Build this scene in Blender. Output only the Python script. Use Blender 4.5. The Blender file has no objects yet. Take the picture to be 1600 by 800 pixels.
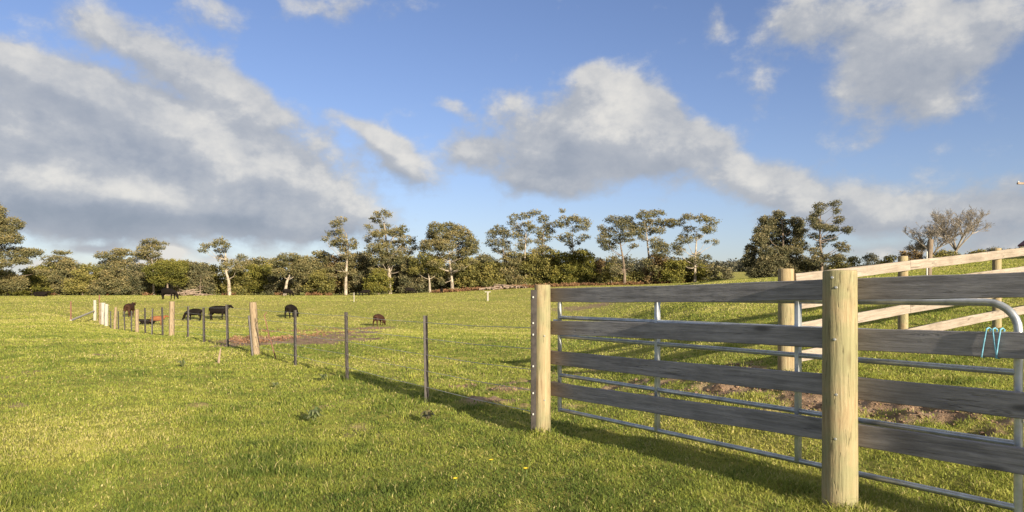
import bpy, bmesh, math, random
import numpy as np
from mathutils import Vector, Matrix
R = math.radians
random.seed(7)
rng = np.random.default_rng(11)
S = bpy.context.scene
COL = S.collection

# ------------------------------------------------------------------ camera
EYE = 1.45
F = 1067.0            # focal length in photograph pixels (photograph 1600 wide)
HY = 458.0            # row of the true horizon
cam_d = bpy.data.cameras.new('camera')
cam = bpy.data.objects.new('camera', cam_d)
COL.objects.link(cam)
cam.location = (0, 0, EYE)
cam.rotation_euler = (R(90), 0, 0)
cam_d.sensor_width = 36.0
cam_d.lens = 24.0
cam_d.shift_y = (HY - 400) / 1600.0
cam_d.clip_start = 0.05
cam_d.clip_end = 6000
S.camera = cam

# ------------------------------------------------------------------ light
SUN_EL = 13.5
sx, sy = 0.519, -0.855
SUN_ROT = math.atan2(sx, sy)
SKY_STRENGTH = 0.10
sd = bpy.data.lights.new('sun', 'SUN')
sd.energy = 5.0
sd.angle = R(0.5)
sd.color = (1.0, 0.86, 0.64)
sun = bpy.data.objects.new('sun', sd)
COL.objects.link(sun)
tosun = Vector((sx * math.cos(R(SUN_EL)), sy * math.cos(R(SUN_EL)), math.sin(R(SUN_EL))))
sun.rotation_euler = tosun.to_track_quat('Z', 'Y').to_euler()
sun.location = (10, -20, 12)
S.view_settings.view_transform = 'Standard'
S.view_settings.look = 'None'
S.view_settings.gamma = 1
S.view_settings.use_curve_mapping = False
S.view_settings.exposure = 1.2
S.cycles.max_bounces = 5
S.cycles.diffuse_bounces = 4
S.cycles.transmission_bounces = 3
S.cycles.transparent_max_bounces = 4
S.cycles.use_denoising = True

# ------------------------------------------------------------------ node helper
class NT:
    def __init__(self, tree):
        self.t = tree
        tree.nodes.clear()
    def n(self, kind, **kw):
        nd = self.t.nodes.new(kind)
        for k, v in kw.items():
            setattr(nd, k, v)
        return nd
    def link(self, a, b):
        self.t.links.new(a, b)
    def put(self, sock, v):
        if isinstance(v, (int, float)):
            sock.default_value = v
        elif isinstance(v, (tuple, list)):
            if len(v) == 3 and sock.type == 'RGBA':
                v = (*v, 1)
            sock.default_value = v
        else:
            self.link(v, sock)
    def m(self, op, a, b=None, c=None, clamp=False):
        nd = self.n('ShaderNodeMath', operation=op, use_clamp=clamp)
        self.put(nd.inputs[0], a)
        if b is not None: self.put(nd.inputs[1], b)
        if c is not None: self.put(nd.inputs[2], c)
        return nd.outputs[0]
    def mix(self, f, a, b, mode='MIX'):
        nd = self.n('ShaderNodeMix', data_type='RGBA', blend_type=mode)
        self.put(nd.inputs[0], f); self.put(nd.inputs[6], a); self.put(nd.inputs[7], b)
        return nd.outputs[2]
    def ramp(self, f, stops):
        nd = self.n('ShaderNodeValToRGB')
        el = nd.color_ramp.elements
        while len(el) < len(stops): el.new(0.5)
        for e, (p, c) in zip(el, stops):
            e.position = p
            e.color = (*c, 1) if len(c) == 3 else c
        self.link(f, nd.inputs[0])
        return nd.outputs[0]
    def rng(self, v, a, b, c=0.0, d=1.0, smooth=True):
        nd = self.n('ShaderNodeMapRange')
        nd.interpolation_type = 'SMOOTHSTEP' if smooth else 'LINEAR'
        self.put(nd.inputs[0], v)
        for i, x in zip((1, 2, 3, 4), (a, b, c, d)): nd.inputs[i].default_value = x
        return nd.outputs[0]
    def noise(self, vec, scale, detail=4, rough=0.55, dist=0.0):
        nd = self.n('ShaderNodeTexNoise')
        if vec is not None: self.link(vec, nd.inputs['Vector'])
        nd.inputs['Scale'].default_value = scale
        nd.inputs['Detail'].default_value = detail
        nd.inputs['Roughness'].default_value = rough
        nd.inputs['Distortion'].default_value = dist
        return nd
    def mapping(self, vec, scale=(1, 1, 1), loc=(0, 0, 0)):
        nd = self.n('ShaderNodeMapping')
        self.link(vec, nd.inputs[0])
        nd.inputs['Scale'].default_value = scale
        nd.inputs['Location'].default_value = loc
        return nd.outputs[0]

def pix_dir(px, py):
    v = Vector(((px - 800) / F, 1.0, (HY - py) / F))
    v.normalize()
    return math.atan2(v.x, v.y), math.asin(v.z)

# ------------------------------------------------------------------ sky with clouds (world)
world = bpy.data.worlds.new('World')
S.world = world
world.use_nodes = True
W = NT(world.node_tree)
sky = W.n('ShaderNodeTexSky', sky_type='NISHITA')
sky.sun_disc = False
sky.sun_elevation = R(SUN_EL)
sky.sun_rotation = SUN_ROT
sky.altitude = 200
sky.air_density = 1.0
sky.dust_density = 0.6
sky.ozone_density = 1.6
tc = W.n('ShaderNodeTexCoord')
sep = W.n('ShaderNodeSeparateXYZ')
W.link(tc.outputs['Generated'], sep.inputs[0])
AZ = W.m('ARCTAN2', sep.outputs[0], sep.outputs[1])
EL = W.m('ARCSINE', sep.outputs[2])
# (cx, cy, rx, ry, tilt in degrees (clockwise in the picture), strength)
CLOUDS = [
    (165, 40, 80, 34, 27, .7), (290, 92, 130, 42, 27, 0.8), (380, 150, 110, 30, 24, .7), (70, 115, 150, 26, 24, 0.8), (200, 165, 190, 34, 20, .8),
    (110, 245, 330, 86, 8, 1.3), (370, 262, 230, 72, 16, 1.25), (60, 305, 330, 46, 4, 1.1), (360, 332, 200, 24, 6, .9),
    (612, 245, 70, 28, 34, 1.2), (560, 205, 60, 13, 20, 0.6),
    (520, 8, 150, 26, -4, 0.60), (330, 14, 60, 26, 30, .55),
    (940, 185, 80, 66, 10, 1.3), (1000, 165, 56, 46, 20, 1.0), (1020, 230, 78, 48, 25, 1.3), (885, 235, 90, 56, 0, 1.15),
    (738, 232, 48, 32, 0, 1.05), (835, 290, 78, 24, 8, .95), (925, 112, 24, 24, 0, 0.65), (795, 165, 34, 30, 0, .58),
    (708, 168, 40, 15, 20, 0.6), (1112, 215, 42, 26, 10, 0.85), (1195, 278, 95, 36, 8, 1.2),
    (1320, 320, 140, 34, 5, 0.85), (1290, 350, 70, 20, 0, .7),
    (1412, 122, 100, 84, 0, 1.3), (1240, 30, 60, 40, 0, .6), (1330, 40, 130, 44, 20, 0.72), (1540, 45, 120, 60, 0, 0.78), (1125, 20, 22, 34, 0, 0.6),
    (1590, 330, 110, 48, 0, 1.0), (1195, 120, 26, 44, 0, .42), (1440, 330, 90, 30, 0, .55),
    (60, 408, 200, 12, 0, 0.7), (264, 397, 30, 15, 0, 1.7), (395, 412, 50, 7, 0, 1.0),
    (1400, 385, 160, 10, 0, 0.5), (150, 375, 40, 7, 0, .6),
]
DARK = [(180, 328, 380, 26, 4, .75), (60, 345, 200, 24, 5, .4), (150, 222, 190, 26, 6, 0.25), (440, 300, 90, 14, 8, 0.5), (880, 255, 110, 42, 0, .30), (1590, 320, 140, 60, 0, .30), (450, 340, 90, 16, 0, .4),
        (640, 285, 60, 14, 20, .35), (230, 150, 160, 18, 20, .05)]
LIGHT = [(90, 285, 240, 20, 8, .75), (30, 210, 60, 12, 10, .35), (264, 397, 40, 18, 0, 1.5), (395, 412, 60, 10, 0, 1.0), (990, 180, 90, 60, 30, .40), (410, 265, 140, 22, 14, .55), (600, 232, 60, 20, 30, .5),
         (60, 408, 220, 12, 0, .6), (1200, 275, 90, 30, 0, .3), (1420, 140, 80, 50, 0, .15)]

def field(t, az, el, blobs):
    """sum of soft ellipses on the sky sphere"""
    tot = None
    for (cx, cy, rx, ry, tilt, st) in blobs:
        a0, e0 = pix_dir(cx, cy)
        a1, _ = pix_dir(cx + rx, cy); a2, _ = pix_dir(cx - rx, cy)
        _, e1 = pix_dir(cx, cy - ry); _, e2 = pix_dir(cx, cy + ry)
        ra, re = abs(a1 - a2) / 2, abs(e1 - e2) / 2
        c, s = math.cos(R(tilt)), math.sin(R(tilt))
        da = t.m('SUBTRACT', az, a0)
        de = t.m('SUBTRACT', el, e0)
        u = t.m('ADD', t.m('MULTIPLY', da, c / ra), t.m('MULTIPLY', de, -s / ra))
        v = t.m('ADD', t.m('MULTIPLY', da, s / re), t.m('MULTIPLY', de, c / re))
        d = t.m('MULTIPLY_ADD', u, u, t.m('MULTIPLY', v, v))
        g = t.m('EXPONENT', t.m('MULTIPLY', d, -0.9))
        tot = t.m('MULTIPLY', g, st) if tot is None else t.m('MULTIPLY_ADD', g, st, tot)
    return tot

grp = bpy.data.node_groups.new('cloud density', 'ShaderNodeTree')
grp.interface.new_socket('Az', in_out='INPUT', socket_type='NodeSocketFloat')
grp.interface.new_socket('El', in_out='INPUT', socket_type='NodeSocketFloat')
grp.interface.new_socket('Density', in_out='OUTPUT', socket_type='NodeSocketFloat')
grp.interface.new_socket('Fine', in_out='OUTPUT', socket_type='NodeSocketFloat')
G = NT(grp)
gi = G.n('NodeGroupInput'); go = G.n('NodeGroupOutput')
cmb = G.n('ShaderNodeCombineXYZ')
G.link(gi.outputs[0], cmb.inputs[0])
G.link(G.m('MULTIPLY', gi.outputs[1], 1.35), cmb.inputs[1])
warp = G.noise(cmb.outputs[0], 5.0, 3, 0.5)
ws = G.n('ShaderNodeSeparateColor'); G.link(warp.outputs['Color'], ws.inputs[0])
az2 = G.m('ADD', gi.outputs[0], G.m('MULTIPLY', G.m('SUBTRACT', ws.outputs[0], 0.5), 0.07))
el2 = G.m('ADD', gi.outputs[1], G.m('MULTIPLY', G.m('SUBTRACT', ws.outputs[1], 0.5), 0.06))
fm = field(G, az2, el2, CLOUDS)
# unseen broken cloud overhead and behind the camera, added to lift the fill light
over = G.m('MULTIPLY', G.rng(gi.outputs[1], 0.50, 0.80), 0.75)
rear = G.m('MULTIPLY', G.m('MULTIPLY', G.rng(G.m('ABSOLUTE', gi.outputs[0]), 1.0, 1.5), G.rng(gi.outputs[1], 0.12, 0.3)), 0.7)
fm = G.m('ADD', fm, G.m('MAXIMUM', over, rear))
n1 = G.noise(cmb.outputs[0], 10.5, 8, 0.60, 0.1).outputs['Fac']
n2 = G.noise(cmb.outputs[0], 24.0, 7, 0.62, 0.1).outputs['Fac']
dens = G.m('ADD', fm, G.m('MULTIPLY', G.m('SUBTRACT', n1, 0.5), 1.75))
dens = G.m('ADD', dens, G.m('MULTIPLY', G.m('SUBTRACT', n2, 0.5), 0.80))
G.link(dens, go.inputs[0])
G.link(n1, go.inputs[1])

def dens_at(daz, delv):
    g = W.n('ShaderNodeGroup'); g.node_tree = grp
    W.put(g.inputs[0], W.m('ADD', AZ, daz)); W.put(g.inputs[1], W.m('ADD', EL, delv))
    return g
g0 = dens_at(0, 0)
g1 = dens_at(0.010, 0.022)
alpha = W.rng(g0.outputs[0], 0.20, 0.92)
lit = W.m('SUBTRACT', g0.outputs[0], g1.outputs[0])
lit = W.rng(lit, -0.45, 0.60)
drk = field(W, AZ, EL, DARK)
lgt = field(W, AZ, EL, LIGHT)
tone = W.m('ADD', W.m('MULTIPLY', lit, 0.30), W.m('MULTIPLY', W.m('SUBTRACT', g0.outputs[1], 0.5), 1.25))
tone = W.m('ADD', tone, W.m('ADD', 0.48, W.m('MULTIPLY', W.rng(EL, 0.45, 0.8), 0.35)))  # cloud tone raised overhead, out of view, for more fill light
tone = W.m('SUBTRACT', tone, W.m('MULTIPLY', drk, 0.50))
tone = W.m('ADD', tone, W.m('MULTIPLY', lgt, 0.36), clamp=True)
ccol = W.ramp(tone, [(0.0, (1.22, 1.40, 1.70)), (0.3, (1.55, 1.70, 1.98)), (0.65, (2.12, 2.20, 2.35)), (1.0, (3.4, 3.3, 3.1))])
skyc = W.mix(1.0, sky.outputs[0], (0.56, 0.545, 0.69), 'MULTIPLY')
hz = W.m('EXPONENT', W.m('MULTIPLY', W.m('MAXIMUM', EL, 0.0), -9.0))
skyc = W.mix(W.m('MULTIPLY', hz, 0.45), skyc, (2.0, 2.45, 2.95))
mixc = W.mix(W.m('MULTIPLY', alpha, 0.94), skyc, ccol)
bg = W.n('ShaderNodeBackground')
W.link(mixc, bg.inputs[0]); bg.inputs[1].default_value = SKY_STRENGTH
wo = W.n('ShaderNodeOutputWorld'); W.link(bg.outputs[0], wo.inputs[0])

# ------------------------------------------------------------------ terrain
def hash2(i, j, seed):
    h = (i.astype(np.int64) * 374761393 + j.astype(np.int64) * 668265263 + seed * 1442695041) & 0xffffffff
    h = ((h ^ (h >> 13)) * 1274126177) & 0xffffffff
    return ((h ^ (h >> 16)) & 0xffff) / 65535.0

def vnoise(x, y, scale, seed=0, octaves=3):
    x = np.asarray(x, float) / scale; y = np.asarray(y, float) / scale
    out = 0; amp = 1; tot = 0
    for o in range(octaves):
        xi = np.floor(x); yi = np.floor(y)
        fx = x - xi; fy = y - yi
        fx = fx * fx * (3 - 2 * fx); fy = fy * fy * (3 - 2 * fy)
        a = hash2(xi, yi, seed + o); b = hash2(xi + 1, yi, seed + o)
        c = hash2(xi, yi + 1, seed + o); d = hash2(xi + 1, yi + 1, seed + o)
        out = out + amp * ((a * (1 - fx) + b * fx) * (1 - fy) + (c * (1 - fx) + d * fx) * fy)
        tot += amp; amp *= 0.5; x = x * 2.03 + 17.1; y = y * 2.03 + 5.7
    return out / tot

def sstep(v, a, b):
    t = np.clip((v - a) / (b - a), 0, 1)
    return t * t * (3 - 2 * t)

P2 = np.array([2.18, 4.54]); P1 = np.array([0.32, 7.20])     # the two round posts of the rail fence
FD = (P1 - P2) / np.linalg.norm(P1 - P2)                      # fence direction, away from camera
FN = np.array([-FD[1], FD[0]]); FN = FN if FN[0] > 0 else -FN # normal, to the yard side

FX = [0, 5, 7, 14, 19, 24, 27, 37, 47, 61, 85, 110, 150, 260, 1600]
FZ = [-1.40, -1.41, -1.46, -1.49, -1.50, -1.56, -1.74, -2.13, -2.50, -2.42, -1.0, -0.72, -0.40, -0.3, 2]
LX = [0, 5, 7, 20, 30, 44, 60, 85, 110, 150, 260, 1600]
LZ = [-1.40, -1.41, -1.46, -1.50, -1.62, -1.84, -1.72, -0.97, -0.7, -0.40, -0.3, 2]
def px_to_a(p): return (p - 800) / F
EA = [px_to_a(p) for p in (-400, 560, 700, 800, 900, 1000, 1100)]
EZ = [0, 0, 0.8, 1.7, 2.2, 2.6, 3.2]
CA = [px_to_a(p) for p in (1000, 1100, 1180, 1240, 1320, 1450, 1600, 1900)]
CY = [446, 441, 437, 433, 424, 413, 402, 390]

def terrain(x, y, rough=True):
    x = np.asarray(x, float); y = np.asarray(y, float)
    r = np.hypot(x, y)
    yy = np.where(y > 0, y, 0)
    az = np.clip(np.arctan2(x, np.maximum(yy, 1e-3)), R(-50), R(50))
    a = np.tan(az)
    d = np.clip(np.where(np.abs(x) > np.maximum(yy, .01) * 1.2, r * 0.64, yy), 0, 1500)
    u = (x - P2[0]) * FN[0] + (y - P2[1]) * FN[1]
    fld = np.interp(d, FX, FZ); lft = np.interp(d, LX, LZ)
    w = sstep(u, -4.0, -0.3)
    base = lft * (1 - w) + fld * w
    base = base + np.interp(a, EA, EZ) * sstep(d, 80, 152)
    # yard side, rising to the right
    dc = np.interp(a, [0.2, 0.45], [150, 72])
    zc = (HY - np.interp(a, CA, CY)) / F * dc
    bump = np.interp(u, [0, 0.8, 3.4, 6, 8.7, 15, 40], [0, 0.02, 0.42, 0.57, 0.82, 1.25, 1.35])
    rp = -1.42 + bump + (zc + 1.42 - 1.35) * sstep(d, 13, dc)
    wa = sstep(a, 0.05, 0.33)
    z = base * (1 - wa) + rp * wa
    # grassy rise beyond the far trees
    hillw = sstep(a, px_to_a(600), px_to_a(760)) * (1 - sstep(a, px_to_a(1230), px_to_a(1420)))
    z = z + hillw * sstep(d, 165, 420) * 10.5
    z = z + sstep(d, 500, 1400) * (6 + 14 * vnoise(x, y, 400, 5, 2))
    if rough:
        near = 1 - sstep(d, 20, 70)
        z = z + (vnoise(x, y, 2.6, 1) - 0.5) * 0.10 * sstep(d, 5, 9) * (0.3 + 0.7 * near)
        z = z + (vnoise(x, y, 0.33, 2, 2) - 0.5) * 0.065 * near
        z = z + (vnoise(x, y, 14, 3) - 0.5) * 0.22 * sstep(d, 12, 40) * (1 - sstep(d, 120, 160))
        # churned earth behind the gate
        z = z + dirt(x, y) * (vnoise(x, y, 0.22, 9, 3) - 0.45) * 0.20 * (1 - sstep(d, 12, 20))
    return z + EYE

_dd = np.exp(np.linspace(math.log(3.0), math.log(900), 2500))
def gp(px, py):
    """point where the sight line through that picture position meets the ground"""
    a = px_to_a(px)
    z = terrain(a * _dd, _dd, False) - EYE
    ys = HY - F * z / _dd
    k = np.argmax(ys <= py) if (ys <= py).any() else len(_dd) - 1
    return float(a * _dd[k]), float(_dd[k])
def gz(x, y): return float(terrain(np.array([x]), np.array([y]), False)[0])
def at(px, depth): return px_to_a(px) * depth, depth

DISCS = []
def dirt(x, y):
    m = np.zeros_like(np.asarray(x, float))
    for (cx, cy, rx, ry, st) in DISCS:
        q = ((x - cx) / rx) ** 2 + ((y - cy) / ry) ** 2
        m = np.maximum(m, st * np.exp(-q * 0.9))
    n = vnoise(x, y, 0.55, 21, 3) * 0.6 + vnoise(x, y, 0.16, 22, 2) * 0.4
    d_ = sstep(m + (n - 0.5) * 1.3, 0.36, 0.82) * (m > 0.04)
    fleck = sstep(vnoise(x, y, 0.8, 71, 3), 0.74, 0.88) * 0.5
    return np.maximum(d_, fleck)
_D = []
for (px, py, rx, ry, st) in [(1075, 588, .5, .35, .7), (1120, 598, .5, .35, .9), (1175, 607, .5, .4, 1), (1225, 618, .5, .45, 1), (1275, 632, .45, .45, 1.1), (1345, 640, .45, .4, .9),
                             (1420, 648, .45, .35, .85), (1500, 652, .45, .3, .8), (1565, 662, .4, .3, .7), (1130, 570, .7, .4, .6), (1000, 590, .5, .3, .5), (930, 600, .5, .25, .5), (1560, 720, .5, .25, .5),
                             (650, 690, .1, .1, .7), (1150, 582, .6, .5, .8), (1250, 600, .6, .6, .9), (1310, 622, .6, .5, .9), (1400, 632, .6, .5, .8), (1480, 640, .6, .4, .75), (1540, 680, .4, .3, .7), (1450, 690, .4, .25, .6), (1200, 645, .4, .25, .7), (1120, 630, .5, .3, .7), (1050, 612, .6, .4, .75), (1230, 660, .3, .2, .6), (1590, 700, .4, .3, .7), (400, 536, 1, 2, 1.1), (500, 534, 1.2, 2, 1.1), (560, 530, 1.2, 2, .9), (715, 605, .5, .6, .8), (745, 600, .4, .5, .6), (785, 610, .6, .4, .85), (830, 596, .6, .6, .8), (765, 628, .5, .3, .8), (800, 634, .4, .2, .8), (890, 585, .8, .8, .7), (960, 605, .8, .5, .75), (1010, 620, .5, .3, .6), (640, 588, .5, .4, .5),
                             (385, 530, 1.2, 3, .7), (420, 530, 1.3, 3, 1.4), (465, 530, 1.5, 3, 1.5), (510, 526, 1.6, 4, 1.5), (550, 520, 1.8, 4.5, 1.3), (582, 514, 1.6, 3.5, 1.0), (450, 517, 3.5, 5, .75), (520, 514, 3, 4, .6),
                             (920, 479, 5, 5, .8), (880, 482, 4, 4, .7), (152, 516, .8, .5, .7), (158, 557, .35, .3, .8), (262, 537, .6, .3, .6), (25, 643, .2, .15, .7), (88, 688, .08, .08, .8), (20, 525, 1.5, .6, .6)]:
    gx, gy = gp(px, py)
    _D.append((gx, gy, rx, ry, st))
DISCS.extend(_D)

# ------------------------------------------------------------------ materials
def mat_new(name):
    m = bpy.data.materials.new(name)
    m.use_nodes = True
    t = NT(m.node_tree)
    out = t.n('ShaderNodeOutputMaterial')
    b = t.n('ShaderNodeBsdfPrincipled')
    t.link(b.outputs[0], out.inputs[0])
    b.inputs['Roughness'].default_value = 0.8
    return m, t, b, out

def bump(t, b, h, strength=0.4, dist=0.02):
    nd = t.n('ShaderNodeBump')
    nd.inputs['Strength'].default_value = strength
    nd.inputs['Distance'].default_value = dist
    t.link(h, nd.inputs['Height'])
    t.link(nd.outputs[0], b.inputs['Normal'])

def ground_material():
    m, t, b, out = mat_new('pasture')
    g = t.n('ShaderNodeNewGeometry').outputs['Position']
    n_big = t.noise(g, 0.045, 4, 0.6).outputs['Fac']
    n_mid = t.noise(g, 0.6, 5, 0.65).outputs['Fac']
    st = t.mapping(g, (1.0, 0.35, 1.0))
    n_fin = t.noise(st, 5.0, 6, 0.75).outputs['Fac']
    n_vf = t.noise(g, 38.0, 4, 0.7).outputs['Fac']
    c1 = t.ramp(n_mid, [(0.30, (0.17, 0.20, 0.040)), (0.5, (0.28, 0.275, 0.065)), (0.72, (0.38, 0.32, 0.115))])
    c2 = t.ramp(n_fin, [(0.3, (0.11, 0.14, 0.025)), (0.5, (0.24, 0.24, 0.048)), (0.7, (0.36, 0.30, 0.10))])
    c = t.mix(0.55, c1, c2)
    c = t.mix(t.rng(n_big, 0.40, 0.66, 0.0, 0.5), c, (0.38, 0.31, 0.10))
    c = t.mix(t.rng(n_vf, 0.25, 0.6, 0.30, 0.0), c, (0.04, 0.055, 0.012))
    at_ = t.n('ShaderNodeAttribute', attribute_name='dirt')
    dcol = t.ramp(t.noise(g, 3.0, 6, 0.7).outputs['Fac'], [(0.3, (0.11, 0.072, 0.046)), (0.5, (0.255, 0.175, 0.118)), (0.68, (0.41, 0.30, 0.21))])
    c = t.mix(at_.outputs['Fac'], c, dcol)
    t.link(c, b.inputs['Base Color'])
    b.inputs['Roughness'].default_value = 0.95
    b.inputs['Specular IOR Level'].default_value = 0.1
    h = t.m('ADD', t.m('MULTIPLY', n_fin, 0.7), t.m('MULTIPLY', n_vf, 0.25))
    bump(t, b, h, 0.9, 0.12)
    return m

def leaf_mat(name, cols, transl=0.35, attr=True):
    """cols: three colours, dark to light / dry; each leaf's own tone picks between them"""
    m, t, b, out = mat_new(name)
    if attr:
        f = t.n('ShaderNodeAttribute', attribute_name='tone').outputs['Fac']
    else:
        f = t.n('ShaderNodeObjectInfo').outputs['Random']
    n = len(cols)
    c = t.ramp(f, [(i / (n - 1), col) for i, col in enumerate(cols)])
    t.link(c, b.inputs['Base Color'])
    b.inputs['Roughness'].default_value = 0.6
    b.inputs['Specular IOR Level'].default_value = 0.25
    tr = t.n('ShaderNodeBsdfTranslucent')
    t.link(c, tr.inputs[0])
    mx = t.n('ShaderNodeMixShader'); mx.inputs[0].default_value = transl
    t.link(b.outputs[0], mx.inputs[1]); t.link(tr.outputs[0], mx.inputs[2])
    t.link(mx.outputs[0], out.inputs[0])
    return m

def wood_mat(name, c_dark, c_mid, c_light, axis='X', green=None, bstr=0.5, ends=None, streak=1.0):
    m, t, b, out = mat_new(name)
    tcn = t.n('ShaderNodeTexCoord').outputs['Object']
    oi = t.n('ShaderNodeObjectInfo')
    off = t.n('ShaderNodeVectorMath', operation='ADD')
    cx = t.n('ShaderNodeCombineXYZ')
    for i in range(3): t.link(t.m('MULTIPLY', oi.outputs['Random'], 7.3 + 5 * i), cx.inputs[i])
    t.link(tcn, off.inputs[0]); t.link(cx.outputs[0], off.inputs[1])
    v = off.outputs[0]
    sc = (1.6, 38, 38) if axis == 'X' else (38, 38, 1.6)
    sc2 = (7, 110, 110) if axis == 'X' else (110, 110, 7)
    g1_ = t.noise(t.mapping(v, sc), 1.0 * streak, 6, 0.7, 0.4).outputs['Fac']
    g2_ = t.noise(t.mapping(v, sc2), 1.0, 4, 0.7).outputs['Fac']
    big = t.noise(v, 3.2, 4, 0.6).outputs['Fac']
    f = t.m('ADD', t.m('MULTIPLY', g1_, 0.55), t.m('ADD', t.m('MULTIPLY', g2_, 0.25), t.m('MULTIPLY', big, 0.30)))
    c = t.ramp(f, [(0.38, c_dark), (0.54, c_mid), (0.70, c_light)])
    if green:
        c = t.mix(t.rng(big, 0.42, 0.66, 0, 0.75), c, green)
    if ends:
        a = t.n('ShaderNodeAttribute', attribute_name='endness').outputs['Fac']
        c = t.mix(t.m('MULTIPLY', a, 0.8), c, t.mix(g1_, ends, tuple(x * 0.5 for x in ends)))
    t.link(c, b.inputs['Base Color'])
    b.inputs['Roughness'].default_value = 0.85
    b.inputs['Specular IOR Level'].default_value = 0.2
    # drying cracks and knots
    sc3 = (0.9, 26, 26) if axis == 'X' else (26, 26, 0.9)
    ck = t.noise(t.mapping(v, sc3, (3, 1, 2)), 1.0, 3, 0.5, 0.3).outputs['Fac']
    crack = t.m('MULTIPLY', t.rng(t.m('ABSOLUTE', t.m('SUBTRACT', ck, 0.5)), 0.0, 0.013, 1.0, 0.0), t.rng(big, 0.50, 0.60))
    vo = t.n('ShaderNodeTexVoronoi'); t.link(t.mapping(v, (1.6, 5, 5) if axis == 'X' else (5, 5, 1.6)), vo.inputs['Vector']); vo.inputs['Scale'].default_value = 1.0
    knot = t.rng(vo.outputs['Distance'], 0.05, 0.17, 0.75, 0.0)
    stain = t.rng(t.noise(t.mapping(v, (1.3, 6, 6) if axis == 'X' else (6, 6, 1.3), (9, 4, 1)), 1.0, 5, 0.65).outputs['Fac'], 0.54, 0.72, 0.0, 0.5)
    dk = tuple(x * 0.35 for x in c_dark)
    c = t.mix(stain, c, tuple(x * 0.8 for x in c_dark))
    c = t.mix(knot, c, tuple(x * 0.6 for x in c_dark))
    c = t.mix(t.m('MULTIPLY', crack, 0.6), c, dk)
    t.link(c, b.inputs['Base Color'])
    h = t.m('SUBTRACT', t.m('ADD', t.m('MULTIPLY', g1_, 0.8), t.m('MULTIPLY', g2_, 0.5)), t.m('MULTIPLY', crack, 1.2))
    bump(t, b, h, bstr, 0.012)
    return m

def plain(name, col, rough=0.7, metal=0.0, var=0.25, scale=12, bstr=0.2, bdist=0.005, col2=None):
    m, t, b, out = mat_new(name)
    v = t.n('ShaderNodeTexCoord').outputs['Object']
    n = t.noise(v, scale, 5, 0.65).outputs['Fac']
    lo = tuple(x * (1 - var) for x in col)
    hi = col2 if col2 else tuple(min(1, x * (1 + var)) for x in col)
    t.link(t.ramp(n, [(0.35, lo), (0.65, hi)]), b.inputs['Base Color'])
    b.inputs['Roughness'].default_value = rough
    b.inputs['Metallic'].default_value = metal
    b.inputs['Specular IOR Level'].default_value = 0.1 if 'hide' in name else 0.5
    bump(t, b, n, bstr, bdist)
    return m

M = {}
M['ground'] = ground_material()
M['grass'] = leaf_mat('grass_blade', [(0.108, 0.158, 0.032), (0.272, 0.312, 0.058), (0.410, 0.410, 0.088), (0.55, 0.47, 0.23)], 0.45)
M['post'] = wood_mat('treated_pine', (0.15, 0.105, 0.060), (0.30, 0.235, 0.14), (0.40, 0.34, 0.225), 'Z', (0.21, 0.21, 0.115), 0.6)
M['rail'] = wood_mat('weathered_hardwood', (0.104, 0.102, 0.112), (0.218, 0.213, 0.230), (0.342, 0.332, 0.352), 'X', None, 0.6, (0.26, 0.17, 0.09))
M['plank'] = wood_mat('silvered_plank', (0.15, 0.125, 0.10), (0.26, 0.22, 0.185), (0.37, 0.325, 0.28), 'X', None, 0.6)
M['oldpost'] = wood_mat('old_split_post', (0.13, 0.095, 0.06), (0.25, 0.19, 0.125), (0.36, 0.285, 0.20), 'Z', None, 0.8)
M['whitepost'] = wood_mat('bleached_post', (0.22, 0.205, 0.17), (0.33, 0.31, 0.27), (0.44, 0.41, 0.37), 'Z', None, 0.5)
M['galv'] = plain('galvanised_steel', (0.46, 0.49, 0.53), 0.42, 0.75, 0.22, 9, 0.15)
M['steel'] = plain('black_steel', (0.050, 0.044, 0.042), 0.6, 0.3, 0.35, 14)
M['wire'] = plain('fence_wire', (0.42, 0.41, 0.40), 0.5, 0.4, 0.2)
M['bolt'] = plain('zinc_bolt', (0.50, 0.51, 0.52), 0.3, 0.8, 0.1)
M['porcelain'] = plain('white_insulator', (0.6, 0.6, 0.57), 0.3, 0, 0.05)
M['twine'] = plain('blue_twine', (0.13, 0.33, 0.46), 0.8, 0, 0.3, 60)
M['rust'] = plain('rusty_steel', (0.17, 0.085, 0.055), 0.85, 0.1, 0.4, 25)
M['black_hide'] = plain('black_hide', (0.009, 0.007, 0.006), 0.85, 0, 0.3, 6)
M['brown_hide'] = plain('dark_brown_hide', (0.040, 0.019, 0.012), 0.75, 0, 0.35, 6)
M['red_hide'] = plain('red_brown_hide', (0.19, 0.080, 0.036), 0.75, 0, 0.3, 6)
M['bark'] = plain('grey_brown_bark', (0.15, 0.115, 0.085), 0.9, 0, 0.4, 3, 0.6, 0.05)
M['gum'] = plain('pale_gum_bark', (0.27, 0.22, 0.165), 0.8, 0, 0.5, 1.5, 0.3, 0.03, (0.42, 0.36, 0.29))
M['twig'] = plain('bare_twig', (0.24, 0.21, 0.175), 0.9, 0, 0.3, 3)
M['gumleaf'] = leaf_mat('gum_leaf', [(0.042, 0.052, 0.028), (0.115, 0.115, 0.054), (0.200, 0.176, 0.078), (0.28, 0.22, 0.10)], 0.25)
M['darkleaf'] = leaf_mat('dark_gum_leaf', [(0.036, 0.045, 0.027), (0.092, 0.096, 0.050), (0.160, 0.144, 0.074), (0.23, 0.19, 0.10)], 0.2)
M['scrub'] = leaf_mat('scrub_leaf', [(0.042, 0.050, 0.018), (0.125, 0.126, 0.038), (0.215, 0.192, 0.054), (0.29, 0.24, 0.075)], 0.25)
M['yellowleaf'] = leaf_mat('yellow_green_leaf', [(0.045, 0.055, 0.014), (0.115, 0.120, 0.026), (0.19, 0.18, 0.038), (0.25, 0.21, 0.05)], 0.3)
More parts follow.
